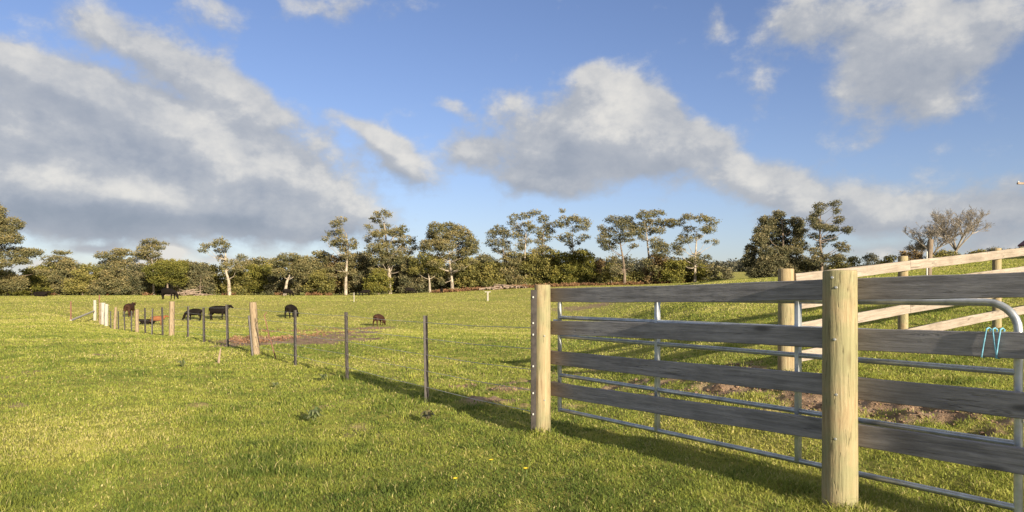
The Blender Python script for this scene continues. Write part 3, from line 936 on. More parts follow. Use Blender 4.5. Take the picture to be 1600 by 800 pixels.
def hero_tree(name, depth, base, trunk, blobs, label, leaf='gumleaf', bark='gum', dens=1.35, tr=0.30, cat='tree', lsz=2.05, spread=0.9, group=None, fat=1.14):
    """base = (px, py) foot; trunk = list of (px, py) up the stem; blobs = (px, py, rx, ry) foliage sprays; all in photograph pixels at that depth.
    Every spray gets its own depth offset inside the crown."""
    bx, by = base
    s = depth / F
    X = lambda px: (px - 800) * s
    Z = lambda py: EYE + (HY - py) * s
    x0 = X(bx); g = gz(x0, depth)
    e = empty(name, (x0, depth, g)); tag(e, label, cat, group)
    rr = random.Random(int(bx * 7 + by))
    xs = [b[0] for b in blobs]; cx = sum(xs) / len(xs); hw = (max(xs) - min(xs)) / 2 + 6
    st = [(x0, depth, g - 0.4)]
    for i, (px, py) in enumerate(trunk): st.append((X(px), depth + rr.uniform(-.3, .3), Z(py)))
    n = len(st)
    mb = MB()
    rad = [tr * (1 - 0.75 * i / max(1, n - 1)) * (1.15 if i == 0 else 1) for i in range(n)]
    mb.tube(st, rad, 8)
    B = []
    if cat == 'tree' and name == 'gum_tree' and len(trunk) >= 4 and bx > 500 and bx != 1283 and trunk[0][1] >= 420:
        lowest = max(b[1] for b in blobs); lo2 = min(trunk[0][1] + 4, by - 8)
        extra = []
        for q in range(9):
            f = rr.uniform(0.05, 1)
            py_ = lowest + (lo2 - lowest) * f
            if py_ <= lowest + 2: continue
            extra.append((bx + rr.uniform(-1, 1) * hw * 0.7, py_, rr.uniform(4, 7), rr.uniform(2.5, 4)))
        blobs = list(blobs) + extra
    for i, (px, py, rx, ry) in enumerate(blobs):
        k = max(0.1, 1 - ((px - cx) / hw) ** 2) ** 0.5
        dy = rr.uniform(-1, 1) * hw * s * k * spread
        zc = Z(py)
        B.append((X(px), depth + dy, zc, rx * s * fat, max(rx, ry) * s * 1.1, ry * s * (fat + .14)))
        # limb from stem: start at the stem joint clearly below the spray
        cand = [j for j in range(1, n) if st[j][2] < zc - 0.35 * abs(X(px) - st[j][0])]
        j = cand[-1] if cand else 1
        a = Vector(st[j]); 
        if j + 1 < n: a = a.lerp(Vector(st[j + 1]), rr.uniform(0, 0.3))
        limb(mb, a, (X(px), depth + dy, zc), min(rad[j] * 0.42, 0.11), 0.02, 0.10, i, 4, 5)
    mb.build('trunk', M[bark], e)
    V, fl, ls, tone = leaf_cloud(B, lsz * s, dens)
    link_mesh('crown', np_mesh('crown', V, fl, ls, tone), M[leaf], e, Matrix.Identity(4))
    return e

hero_tree('gum_tree', 118, (-34, 458), [(-32, 430), (-28, 400), (-24, 370), (-20, 340)],
          [(0, 332, 15, 9), (18, 350, 17, 8), (4, 345, 16, 9), (10, 372, 26, 10), (30, 377, 11, 5), (0, 396, 32, 10), (36, 393, 14, 5), (45, 409, 11, 4), (14, 413, 30, 7), (32, 424, 16, 4), (-28, 318, 34, 14),
           (-30, 350, 40, 22), (-40, 390, 40, 20), (8, 442, 18, 11), (-20, 425, 30, 12), (-60, 330, 30, 14), (-70, 370, 34, 20), (20, 360, 14, 5)],
          'largest spreading gum tree, half cut off at the very end of the tree line', 'gumleaf', 'bark', 1.5, 0.45)
hero_tree('gum_tree', 150, (92, 455), [(91, 430), (92, 412), (93, 398)],
          [(92, 394.5, 11, 2.6), (98, 396, 7, 2), (86, 403, 11, 3.4), (98, 404, 9, 3), (92, 410, 14, 4), (104, 412, 10, 4), (80, 410, 7, 3)],
          'thin gum with a small flat layered top above the far dark cow', 'gumleaf', 'bark', 1.1, 0.2)
hero_tree('gum_tree', 150, (190, 455), [(189, 430), (187, 415), (185, 404)],
          [(184, 393.5, 12, 3.6), (199, 394, 11, 3.6), (171, 400, 9, 4.2), (206, 399, 8, 4), (163, 406, 8, 4.4), (178, 397, 9, 3.6), (192, 402, 9, 3.6), (155, 412, 8, 4), (210, 407, 7, 4), (180, 410, 12, 5), (197, 413, 12, 5)],
          'broad umbrella gum rising over the dark scrub', 'gumleaf', 'bark', 1.2, 0.28)
hero_tree('gum_tree', 146, (240, 455), [(239, 430), (237, 408), (234, 390)],
          [(233, 376.5, 12, 3), (224, 381, 9, 3), (244, 380, 9, 2.6), (238, 387, 14, 3.2), (220, 388, 9, 3), (251, 387.5, 7, 2), (230, 394, 10, 3), (242, 397, 10, 4), (222, 400, 9, 4), (234, 406, 12, 5)],
          'slim gum with a stacked flat crown beside the bright low cloud', 'gumleaf', 'gum', 1.1, 0.2)
hero_tree('yellow_tree', 140, (262, 454), [(261, 440), (260, 425)],
          [(256, 412, 12, 6), (248, 414, 12, 7), (272, 415, 13, 7), (246, 422, 15, 9), (264, 420, 16, 10), (280, 424, 11, 8), (240, 434, 12, 8), (256, 436, 15, 8), (272, 437, 12, 8)],
          'bright yellow-green bushy tree behind the grazing black cow', 'yellowleaf', 'bark', 1.35, 0.22, spread=0.8)
hero_tree('gum_tree', 140, (358.7, 454), [(357, 439), (354, 425), (352, 408), (353, 392)],
          [(326.5, 384.6, 6, 4), (324, 392, 5, 3), (334, 390, 5, 3), (335, 402, 6, 4), (352, 379, 9, 4), (361, 384, 5.5, 4.5), (345, 385, 5, 3), (349.5, 391, 5, 3), (341, 408, 5, 3.4), (373, 402, 7, 4.5), (366, 410, 11, 4.5), (381, 411, 6, 4.5), (356, 416, 9, 4), (376, 420, 9, 4)],
          'sparse white-trunked gum standing out in front of the scrub', 'gumleaf', 'gum', 1.0, 0.34)
hero_tree('gum_tree', 138, (444, 454), [(448, 440), (454, 428), (458, 415)],
          [(456, 402, 16, 5), (441, 409, 13, 6), (471, 407, 14, 6), (433, 418, 10, 6), (456, 413, 14, 6), (478, 416, 11, 7), (440, 426, 10, 6), (468, 425, 12, 6)],
          'low domed gum on a leaning white trunk above a tiny black cow', 'gumleaf', 'gum', 1.25, 0.32)
hero_tree('gum_tree', 145, (540, 454), [(541, 430), (542, 405), (544, 385), (541, 365)],
          [(530, 352, 8, 3.6), (539, 346, 7, 3), (517.5, 365, 7, 3), (512, 374, 4, 3), (525, 362, 5, 2.5), (527, 379, 10, 5), (536, 374, 8, 4.4), (550, 380, 8, 4), (535, 389, 7, 4), (547, 371, 2.4, 2), (535, 363, 5, 3), (520, 381, 6, 4), (555, 386, 5, 3)],
          'tall slender gum with tufted crown, left neighbour of the tallest gum', 'gumleaf', 'gum', 0.83, 0.32, fat=1.3)
hero_tree('gum_tree', 145, (609, 454), [(608, 430), (607, 405), (604, 385), (602, 362), (600, 348)],
          [(587, 341, 8, 4.4), (594, 337, 5, 3), (604, 334, 4.4, 3), (611, 340, 5, 3), (596, 351, 7, 4), (580, 357, 5, 3), (587, 366, 10, 4), (575, 374, 4.4, 4), (600, 368, 9, 5), (615, 361, 13, 5.5), (629, 356, 6, 4.4), (624, 365, 8, 4),
           (636, 374, 11, 4), (620, 380, 12, 5), (597, 381, 9, 6), (606, 391, 14, 6), (647, 386, 5, 3), (632, 391, 11, 5), (587, 390, 9, 6), (645, 379, 5, 3), (618, 402, 16, 8), (596, 402, 14, 8)],
          'tallest gum of the tree line, crown leaning out in tiers', 'gumleaf', 'gum', 0.90, 0.42, fat=1.3)
hero_tree('gum_tree', 142, (707, 453), [(706, 440), (705, 427), (703, 412), (702, 395)],
          [(700, 354, 12, 5.9), (685, 360, 10, 6.2), (715, 358, 10, 5.9), (675, 370, 8, 7.4), (728, 367, 8, 6.8), (738, 380, 8, 6.8), (667, 384, 6, 6.8), (741, 390, 6, 5.4), (690, 371, 12, 6.8), (708, 369, 12, 6.8), (722, 384, 12, 6.8), (700, 387, 12, 6.8),
           (682, 387, 9, 6.8), (713, 400, 9, 5.4), (690, 402, 9, 5.4), (662, 390, 4, 4.1), (730, 395, 8, 5.4)],
          'round dome-shaped gum with a white forked trunk standing apart', 'gumleaf', 'gum', 1.37, 0.36, fat=1.3)
hero_tree('gum_tree', 142, (672, 453), [(671, 438), (669, 425)],
          [(655, 410, 13, 7), (681, 412, 12, 7), (668, 402, 11, 6), (650, 421, 10, 7), (668, 420, 12, 6), (686, 424, 9, 6)],
          'small gum with white trunk tucked under the dome-shaped gum', 'scrub', 'gum', 1.2, 0.26)
hero_tree('gum_tree', 150, (795, 452), [(793, 425), (790, 405), (784, 385)],
          [(780, 358, 10, 5.4), (768, 366, 6, 5.4), (788, 366, 8, 5.4), (765, 380, 5.5, 4.4), (780, 379, 9, 5), (791, 381, 6, 4.4), (775, 390, 6, 3), (790, 392, 8, 4)],
          'darker gum with bunched crown, first of the open row behind round end post', 'darkleaf', 'bark', 0.90, 0.26, fat=1.3)
hero_tree('gum_tree', 150, (822, 452), [(821, 425), (820, 400), (821, 380), (822, 360)],
          [(802, 342, 5, 4), (815, 339, 8, 3.6), (836, 331, 9, 3), (827, 335, 6, 3), (800, 350, 5, 3), (810, 356, 9, 4.4), (825, 352, 9, 4.4), (833, 359, 7, 4), (817, 365, 8, 4), (805, 369, 7, 4), (822, 377, 9, 4.4), (812, 385, 7, 4)],
          'airy tall gum second in the open row behind the round end post', 'gumleaf', 'gum', 0.76, 0.26, fat=1.3)
hero_tree('gum_tree', 152, (846, 452), [(847, 425), (848, 400), (848, 380), (850, 360)],
          [(849, 341, 7, 5.4), (857, 351, 8, 4.6), (849, 360, 8, 4.6), (861, 361, 6, 3.6), (852, 371, 9, 4.4), (844, 378, 6, 3.6), (848, 386, 6, 3), (842, 366, 5, 3)],
          'dark-stemmed narrow gum directly above the round end post', 'gumleaf', 'bark', 0.79, 0.25, fat=1.3)
hero_tree('gum_tree', 150, (898, 452), [(897, 425), (896, 402), (895, 385), (894, 362)],
          [(877, 329.5, 4, 2.2), (869, 349, 6, 3.6), (885, 342, 8, 5), (896, 344, 8, 4.6), (881, 352, 7, 3), (875, 372, 8, 3.6), (886, 377, 6, 4), (908, 350, 10, 6), (917, 354, 5, 4), (887, 369, 6, 3), (912, 370, 8, 3), (891, 383, 6, 3.6), (905, 378, 5, 3), (900, 358, 7, 3)],
          'airy gum ending the open row above the first dark rail', 'gumleaf', 'gum', 0.79, 0.26, fat=1.3)
hero_tree('gum_tree', 135, (976, 446), [(976, 425), (974, 405), (970, 385), (968, 365)],
          [(962, 342, 12, 4.6), (980, 342, 7, 4.6), (940, 356, 4, 3), (950, 364, 11, 6), (941, 375, 8.5, 6), (953, 383, 11, 6), (967, 354, 9, 5.4), (976, 365, 9, 5.4), (982, 350, 8, 5), (968, 374, 8, 4.5), (985, 372, 6, 4)],
          'dark heavy-crowned gum, leftmost of the big trio above the top rail', 'darkleaf', 'bark', 0.97, 0.3, fat=1.3)
hero_tree('gum_tree', 135, (1017, 446), [(1016, 425), (1014, 405), (1011, 378), (1010, 362)],
          [(1005, 337, 10, 5), (1025, 333.5, 13, 4), (1000, 350, 12, 6), (1017, 347, 9, 5), (1035, 346, 9, 5), (997, 362, 10, 5), (1015, 360, 10, 5), (1030, 360, 8, 4), (1045, 350, 7, 5), (1022, 381, 9, 6), (1036, 386, 10, 6), (1027, 396, 10, 6), (1005, 372, 6, 3)],
          'tallest middle gum of the big trio above the top rail', 'gumleaf', 'gum', 0.94, 0.32, fat=1.3)
hero_tree('gum_tree', 132, (1086, 440), [(1086, 420), (1087, 400), (1088, 380), (1088, 362)],
          [(1060, 347, 10, 4.6), (1077, 339.5, 10, 4.4), (1088, 345, 9, 4.4), (1105, 348, 9, 4.6), (1111, 357, 9, 4.6), (1098, 360, 7, 4), (1080, 357, 9, 3.6), (1087, 369, 9, 3), (1065, 376, 11, 3.8), (1055, 385, 7, 4), (1116, 378, 4, 3), (1060, 392, 9, 5), (1106, 377, 3, 2), (1072, 366, 7, 3)],
          'spreading gum on a pale slender stem, last of the big trio above the top rail', 'gumleaf', 'gum', 0.83, 0.28, fat=1.3)
hero_tree('gum_tree', 84, (1224, 440), [(1224, 420), (1224, 395), (1223, 370), (1223, 345)],
          [(1222, 334, 7, 4), (1205, 345, 11, 6), (1225, 347, 12, 6), (1240, 350, 8, 7), (1192, 361, 9, 6), (1210, 362, 12, 6), (1227, 362, 10, 6), (1247, 362, 7, 6), (1181, 376, 9, 7), (1202, 377, 10, 6), (1225, 379, 12, 6), (1242, 377, 8, 6),
           (1175, 391, 7, 7), (1190, 394, 9, 6), (1212, 395, 12, 6), (1236, 392, 12, 6), (1172, 407, 8, 8), (1190, 411, 11, 8), (1207, 410, 11, 8), (1182, 426, 14, 8), (1202, 427, 14, 8), (1228, 408, 12, 8), (1246, 411, 10, 8), (1222, 424, 12, 8), (1245, 424, 12, 7)],
          'dense dark cone-shaped tree standing on the rise', 'darkleaf', 'bark', 2.0, 0.26, lsz=2.1, spread=.6, fat=1.4)
hero_tree('gum_tree', 82, (1283, 430), [(1283, 405), (1282, 380), (1282, 355), (1284, 335)],
          [(1295, 321, 7, 4), (1275, 325, 9, 5.4), (1301, 331, 5, 4), (1267, 333, 5, 4), (1283, 333, 7, 4.5), (1260, 345, 7, 4), (1290, 346, 9, 6), (1312, 343, 8, 4.6), (1268, 356, 9, 4.6), (1255, 363, 4, 5), (1282, 357, 8, 5), (1300, 357, 8, 5), (1320, 360, 8, 4.6),
           (1275, 368, 8, 4), (1305, 371, 10, 4), (1295, 380, 7, 4), (1311, 383, 7, 3.6), (1270, 383, 7, 4.6), (1323, 380, 3, 2), (1305, 391, 8, 4), (1265, 394, 9, 5), (1262, 408, 11, 6), (1280, 405, 10, 5), (1298, 405, 10, 5)],
          'open tiered tree with visible dark stem beside the dense cone-shaped tree', 'darkleaf', 'bark', 1.15, 0.2, lsz=2.1)

# bare winter trees on the rise
def bare_tree(px, py, depth, hpx, wpx, label, seed, lean=0.0, forks=4):
    x, y = at(px, depth); g = gz(x, y); s = depth / F
    e = empty('bare_tree', (x, y, g)); tag(e, label, 'tree')
    rr = random.Random(seed)
    H = hpx * s; Wd = wpx * s / 2
    mbt = MB(); mbb = MB()
    fork = Vector((x + lean * H * 0.3, y, g + H * 0.22))
    mbt.tube([(x, y, g - 0.3), (x + lean * .1, y, g + H * .1), fork], [H * .030, H * .026, H * .022], 8)
    def grow(p, d, L, r, lev):
        pts = [p]; q = p
        for i in range(3):
            d = (d + Vector((rr.uniform(-1, 1), rr.uniform(-1, 1), rr.uniform(-.5, .9))) * 0.22).normalized()
            q = q + d * L / 3; pts.append(q)
        (mbt if lev == 0 else mbb).tube(pts, [max(q_, 0.011) for q_ in (r, r * .85, r * .7, r * .5)], 5 if lev < 2 else 3, cap=False)
        if lev >= 4: return
        k = 5 if lev < 2 else 4
        for i in range(k):
            t = rr.uniform(0.35, 1.0); j = min(2, int(t * 3))
            b = pts[j].lerp(pts[j + 1], t * 3 - j if t < 1 else 1)
            nd = (d * 0.75 + Vector((rr.uniform(-1, 1), rr.uniform(-1, 1), rr.uniform(-0.35, 0.8))) * 0.75).normalized()
            grow(b, nd, L * rr.uniform(.45, .68), r * .5, lev + 1)
    for k in range(forks + 2):
        a = 2 * math.pi * (k + .3) / (forks + 2)
        d = Vector((math.cos(a) * Wd / H * 1.25 + lean * .3, math.sin(a) * Wd / H * 1.25, 0.9)).normalized()
        grow(fork, d, H * 0.46, H * .016, 0)
    mbt.build('trunk', M['twig'], e); mbb.build('twigs', M['twig'], e)
bare_tree(1494, 402, 74, 88, 100, 'bare pale-branched winter tree on the crest of the rise', 5, 0)
bare_tree(1462, 402, 74, 68, 84, 'lower spreading bare tree joined to the left side of the pale bare tree', 9, -0.2)
bare_tree(1436, 404, 76, 42, 40, 'small dark twiggy bush tree, smallest of the bare ones on the rise', 12, 0)

# scrub trees: name, label text, pixel centre, top row, half width, depth, leaf, base row
def scrub(px, top, hw, depth, leaf, label, name='scrub_tree', base=None, bark='bark', dens=1.15, lsz=2.4, group=None):
    s = depth / F
    x = (px - 800) * s; g = gz(x, depth)
    by = HY - (g - EYE) / s
    rr = random.Random(int(px * 13 + top))
    hgt = by - top
    B = []
    rows = max(2, int(hgt / 9))
    for i in range(rows):
        t = (i + 0.5) / rows
        w = hw * (1 - 0.55 * t ** 1.8)
        cnt = max(1, int(w * 2 / 12))
        for j in range(cnt):
            bx = px + (j + .5 - cnt / 2) / cnt * 2 * w * 0.82 + rr.uniform(-3, 3)
            B.append((bx, by - hgt * (0.10 + 0.80 * t) + rr.uniform(-3, 3), rr.uniform(6, 9.5), rr.uniform(4, 6.5)))
    B.append((px + rr.uniform(-hw * .3, hw * .3), top + 3, hw * .4, 3.5))
    return hero_tree(name, depth, (px, by), [(px + rr.uniform(-2, 2), by - hgt * .25), (px + rr.uniform(-3, 3), by - hgt * .6)], B, label, leaf, bark, dens, 0.16, 'tree', lsz, 0.8, group)
SC = [
 (12, 425, 26, 140, 'scrub', 'pale olive scrub at the foot of the cut-off spreading gum'),
 (48, 424, 24, 138, 'yellowleaf', 'green bush beside the far lying dark cow'),
 (72, 415, 24, 150, 'scrub', 'olive scrub tree just before the flat layered gum top'),
 (104, 410, 26, 148, 'gumleaf', 'rounded brown-olive tree under the flat layered gum top'),
 (128, 420, 22, 142, 'scrub', 'low yellowish scrub between layered gum and umbrella gum'),
 (152, 416, 22, 148, 'scrub', 'dark scrub at the near foot of the umbrella gum'),
 (178, 416, 26, 143, 'gumleaf', 'thick dark scrub tree directly below the umbrella gum'),
 (207, 414, 24, 146, 'darkleaf', 'shadowy scrub tree between umbrella gum and stacked flat crown'),
 (228, 418, 20, 150, 'scrub', 'olive scrub below the stacked flat-crowned gum'),
 (292, 412, 20, 148, 'gumleaf', 'rounded tree just past the bright yellow-green one'),
 (313, 414, 20, 146, 'darkleaf', 'dark green round tree over the pile of fallen branches'),
 (336, 418, 18, 150, 'scrub', 'yellow-brown scrub behind the left arm of the white-trunked gum'),
 (372, 424, 22, 150, 'scrub', 'olive scrub behind the base of the white-trunked gum'),
 (397, 416, 20, 152, 'yellowleaf', 'yellowish scrub tree under the bright cloud edge'),
 (418, 418, 20, 150, 'yellowleaf', 'mustard-green tree left of the leaning white trunk'),
 (440, 424, 24, 148, 'darkleaf', 'dark hollow bush beneath the domed gum'),
 (486, 404, 20, 150, 'gumleaf', 'olive tree rising right after the low domed gum'),
 (508, 396, 22, 152, 'gumleaf', 'broad rounded tree leading up to the slender tufted gum'),
 (502, 424, 22, 144, 'scrub', 'low front scrub before the broad rounded tree'),
 (530, 402, 18, 150, 'brownleaf', 'reddish-brown tree wrapped round the slender gum stem'),
 (556, 398, 20, 150, 'gumleaf', 'dark olive tree between the slender gum and the tallest gum'),
 (575, 402, 20, 148, 'darkleaf', 'near-black tree at the left knee of the tallest gum'),
 (592, 424, 20, 141, 'yellowleaf', 'yellow-green bush in front of the tallest gum'),
 (630, 405, 24, 149, 'darkleaf', 'dark wide tree at the right knee of the tallest gum'),
 (646, 422, 20, 145, 'darkleaf', 'dark low bush between tallest gum and small white trunk'),
 (735, 404, 22, 150, 'scrub', 'olive scrub tree under the right edge of the dome-shaped gum'),
 (756, 400, 20, 152, 'darkleaf', 'dark green round tree in the gap after the dome-shaped gum'),
 (772, 412, 18, 148, 'scrub', 'bushy tree at the foot of the bunched dark crown'),
 (800, 396, 20, 149, 'gumleaf', 'olive tree filling below the airy second gum'),
 (832, 392, 24, 150, 'scrub', 'broad bushy tree behind the top of the round end post'),
 (858, 394, 20, 148, 'scrub', 'olive bush tree just past the round end post'),
 (884, 398, 22, 146, 'yellowleaf', 'mid-green bush tree above the start of the top rail'),
 (912, 392, 22, 148, 'yellowleaf', 'yellow-green rounded tree below the last airy gum'),
 (934, 408, 16, 150, 'brownleaf', 'thin brown scrub between the open row and the big trio'),
 (956, 414, 20, 138, 'scrub', 'low scrub at the foot of the dark heavy-crowned gum'),
 (994, 424, 16, 138, 'scrub', 'small bush between the first two stems of the big trio'),
 (1030, 402, 20, 134, 'brownleaf', 'russet bushy tree right beside the tallest of the trio'),
 (1052, 410, 20, 132, 'yellowleaf', 'golden-green bush between second and third trio gum'),
 (1078, 406, 20, 136, 'scrub', 'rounded olive tree under the pale slender stem'),
 (1098, 416, 18, 134, 'yellowleaf', 'light green low bush at the foot of the last trio gum'),
 (1118, 420, 14, 128, 'darkleaf', 'dark round bush on the grassy rise after the trio'),
 (1136, 424, 10, 126, 'darkleaf', 'smaller dark bush alone on the grassy rise'),
 (1268, 408, 20, 84, 'darkleaf', 'low shrub filling the gap between cone-shaped and open tiered tree'),
 (1312, 400, 18, 82, 'scrub', 'olive shrub right below the open tiered tree'),
 (1334, 402, 14, 82, 'scrub', 'low shrub hedge piece just before the near round post'),
 (1360, 396, 8, 90, 'farleaf', 'tiny rounded tree alone on the skyline over the near round post'),
 (1386, 400, 16, 78, 'scrub', 'low brownish shrub on the skyline before the second yard post'),
 (1424, 394, 22, 72, 'brownleaf', 'brown shrub row below the smallest bare tree'),
 (1475, 393, 26, 70, 'scrub', 'olive shrub at the foot of the bare trees'),
 (1528, 393, 18, 72, 'scrub', 'grey-green shrub just past the pale bare tree'),
 (1556, 388, 14, 70, 'darkleaf', 'dark little shrub behind the third yard post cap'),
 (1588, 392, 20, 60, 'darkleaf', 'dark shrub under the maroon roof edge'),
]
for (px, top, hw, dep, leaf, lab) in SC:
    if dep > 125: hw *= 1.2; top -= 2
    scrub(px, top, hw, dep, leaf, lab, group='scrub trees and shrubs along the paddock edge', lsz=2.4 if dep > 100 else 2.2, name='scrub_tree' if dep > 100 else 'shrub')

rb = random.Random(77)
for k in range(34):
    px = -20 + k * 30 + rb.uniform(-9, 9)
    if px > 770: break
    top = np.interp(px, [0, 100, 300, 500, 560, 700, 800, 1000], [420, 416, 414, 402, 398, 402, 393, 398]) + rb.uniform(-4, 5)
    scrub(px, float(top), rb.uniform(20, 28), rb.uniform(156, 172), rb.choice(['gumleaf', 'scrub', 'darkleaf']), 'olive tree in the back rank closing the tree line', name='back_rank_tree', group='back rank of the far tree line', lsz=2.6)
# wooded ridge far behind
def woodland():
    B = []
    for i in range(360):
        px = rng.uniform(560, 1420); d = rng.uniform(425, 540)
        x = px_to_a(px) * d; g = gz(x, d)
        hh = rng.uniform(7, 11)
        w = rng.uniform(4, 7)
        B.append((x, d, g + hh * .62, w, w, hh * .42)); B.append((x, d, g + hh * .28, w * .9, w * .9, hh * .3))
    V, fl, ls, tone = leaf_cloud(B, 1.5, .6)
    o = link_mesh('woodland', np_mesh('woodland', V, fl, ls, tone), M['farleaf'])
    tag(o, 'hazy grey-green wooded ridge far beyond the paddock', 'woodland', kind='stuff')
woodland()
# reddish dead bracken along the far edge of the paddock
def bracken():
    B = []
    for i in range(260):
        px = rng.uniform(676, 1080); d = rng.uniform(134, 142)
        x = px_to_a(px) * d; g = gz(x, d)
        B.append((x, d, g + 0.18, 0.7, 0.8, 0.22))
    for i in range(12):
        px = rng.uniform(60, 560); d = rng.uniform(138, 146)
        x = px_to_a(px) * d; g = gz(x, d)
        B.append((x, d, g + 0.2, 0.9, 0.8, 0.3))
    V, fl, ls, tone = leaf_cloud(B, 0.28, 1.1)
    tag(link_mesh('bracken', np_mesh('bracken', V, fl, ls, tone), M['bracken']), 'strip of rust-red dead bracken along the far paddock edge', 'bracken', kind='stuff')
bracken()

def dead_weeds():
    B = []
    for i in range(420):
        px, py = rng.uniform(362, 604), rng.uniform(514, 540)
        if py > 541 - 0.11 * (px - 362) or py < 516 - 0.02 * (px - 362): continue
        x, y = gp(px, py)
        if dirt(np.array([x]), np.array([y]))[0] < 0.25: continue
        B.append((x, y, gyr(x, y) + 0.03, 0.28, 0.28, 0.05))
    V, fl, ls, tone = leaf_cloud(B, 0.055, 0.28)
    tag(link_mesh('dead_weeds', np_mesh('dead_weeds', V, fl, ls, tone), M['deadweed']), 'reddish-brown dead weeds and litter on bare earth behind the black pickets', 'dead weeds', kind='stuff')
dead_weeds()

def brush_pile(px, depth, wpx, hpx, label, seed):
    rr = random.Random(seed); s = depth / F
    x, y = at(px, depth); mb = MB()
    for i in range(48):
        cx = x + (i / 47 - .5) * wpx * s * .9 + rr.uniform(-.3, .3); cy = y + rr.uniform(-.6, .6)
        g = gz(cx, cy); L = rr.uniform(1.6, 3.4); a = rr.uniform(0, math.pi)
        z0 = g + rr.uniform(0, hpx * s * .6) * max(0, 1 - abs(cx - x) / (wpx * s * .6)); z1_ = g + rr.uniform(0.1, hpx * s) * max(0.2, 1 - abs(cx - x) / (wpx * s * .6))
        mb.tube([(cx - math.cos(a) * L / 2, cy - math.sin(a) * L / 2, z0), (cx, cy, (z0 + z1_) / 2 + .1), (cx + math.cos(a) * L / 2, cy + math.sin(a) * L / 2, z1_)], [rr.uniform(.08, .18), .09, .03], 5)
    tag(mb.build('brush_pile', M['deadwood']), label, 'brush pile')
brush_pile(292, 132, 56, 13, 'tan pile of fallen branches at the scrub edge past the grazing cow', 1)
brush_pile(785, 134, 72, 9, 'grey heap of felled logs behind the T-shaped marker post', 2)

# ------------------------------------------------------------------ cattle
def skin_mesh(name, verts, edges, radii, sub=2):
    me = bpy.data.meshes.new(name)
    me.from_pydata(verts, edges, [])
    o = bpy.data.objects.new(name, me); COL.objects.link(o)
    md = o.modifiers.new('skin', 'SKIN'); md.use_smooth_shade = True
    for i, r in enumerate(radii):
        sv = me.skin_vertices[0].data[i]; sv.radius = r if isinstance(r, tuple) else (r, r); sv.use_root = (i == 0)
    ss = o.modifiers.new('sub', 'SUBSURF'); ss.levels = sub; ss.render_levels = sub
    dg = bpy.context.evaluated_depsgraph_get(); dg.update()
    out = bpy.data.meshes.new_from_object(o.evaluated_get(dg))
    bpy.data.objects.remove(o)
    for p in out.polygons: p.use_smooth = True
    return out

def cow_mesh(pose='stand'):
    """cow 1.38 m at the withers, facing +X, feet at z = 0"""
    v = []; e = []; r = []
    def add(p, rad, par=None):
        v.append(p); r.append(rad); i = len(v) - 1
        if par is not None: e.append((par, i))
        return i
    dz = 0.0 if pose != 'lie' else -0.62
    pel = add((-0.62, 0, 1.04 + dz), (0.27, 0.30))
    bel = add((-0.20, 0, 0.95 + dz), (0.34, 0.41), pel)
    che = add((0.22, 0, 0.94 + dz), (0.33, 0.41), bel)
    sho = add((0.60, 0, 1.02 + dz), (0.23, 0.32), che)
    if pose == 'graze':
        n1 = add((0.90, 0, 0.86), (0.14, 0.19), sho); n2 = add((1.10, 0, 0.56), (0.12, 0.14), n1)
        h1 = add((1.20, 0, 0.36), (0.12, 0.13), n2); h2 = add((1.26, 0, 0.17), (0.085, 0.08), h1); h3 = add((1.29, 0, 0.06), (0.07, 0.06), h2)
        ez = 0.42; ex = 1.14
    else:
        n1 = add((0.90, 0, 1.14 + dz), (0.14, 0.20), sho); n2 = add((1.08, 0, 1.28 + dz), (0.12, 0.14), n1)
        h1 = add((1.24, 0, 1.29 + dz), (0.12, 0.13), n2); h2 = add((1.42, 0, 1.17 + dz), (0.085, 0.085), h1); h3 = add((1.52, 0, 1.11 + dz), (0.075, 0.07), h2)
        ez = 1.36 + dz; ex = 1.20
    for s in (-1, 1):
        a = add((ex, 0.13 * s, ez), 0.035, h1 if True else n2); add((ex - 0.04, 0.27 * s, ez - 0.03), 0.03, a)
    rump = add((-0.84, 0, 1.10 + dz), (0.16, 0.17), pel)
    t1 = add((-0.95, 0, 1.02 + dz), 0.035, rump); t2 = add((-0.98, 0.01, 0.72 + dz * .6), 0.022, t1); add((-0.98, 0.02, 0.48 + dz * .4), 0.045, t2)
    for s in (-1, 1):
        if pose == 'lie':
            k = add((0.62, 0.20 * s, 0.22), 0.12, sho); k2 = add((0.95, 0.22 * s, 0.10), 0.07, k); add((0.66, 0.24 * s, 0.06), 0.05, k2)
            q = add((-0.55, 0.24 * s, 0.24), 0.17, pel); q2 = add((-0.18, 0.30 * s, 0.14), 0.09, q); add((-0.55, 0.36 * s, 0.06), 0.05, q2)
        else:
            st = 0.07 * s
            k = add((0.58, 0.17 * s, 0.72), (0.12, 0.14), sho); k2 = add((0.58 + st, 0.17 * s, 0.42), 0.065, k); k3 = add((0.57 + st, 0.17 * s, 0.12), 0.048, k2); add((0.60 + st, 0.17 * s, 0.03), 0.058, k3)
            q = add((-0.60, 0.18 * s, 0.74), (0.15, 0.18), pel); q2 = add((-0.76 - st, 0.18 * s, 0.46), 0.075, q); q3 = add((-0.70 - st, 0.18 * s, 0.14), 0.052, q2); add((-0.67 - st, 0.18 * s, 0.03), 0.06, q3)
    return skin_mesh('cow_body', v, e, r, 2)
CM = {k: cow_mesh(k) for k in ('stand', 'graze', 'lie')}
def cow(px, by, pose, yaw, scale, mat, label, name='cow', depth=None):
    x, y = gp(px, by) if depth is None else at(px, depth)
    g = gyr(x, y)
    me = CM[pose].copy()
    w = Matrix.Translation((x, y, g - 0.01)) @ Matrix.Rotation(R(yaw), 4, 'Z') @ Matrix.Scale(scale, 4)
    o = link_mesh(name, me, mat, None, w)
    tag(o, label, 'cow' if name == 'cow' else 'calf', 'cattle grazing in the paddock')
cow(341, 500, 'stand', -12, 1.00, M['black_hide'], 'large black cow standing side-on behind the wire fence, head to the right')
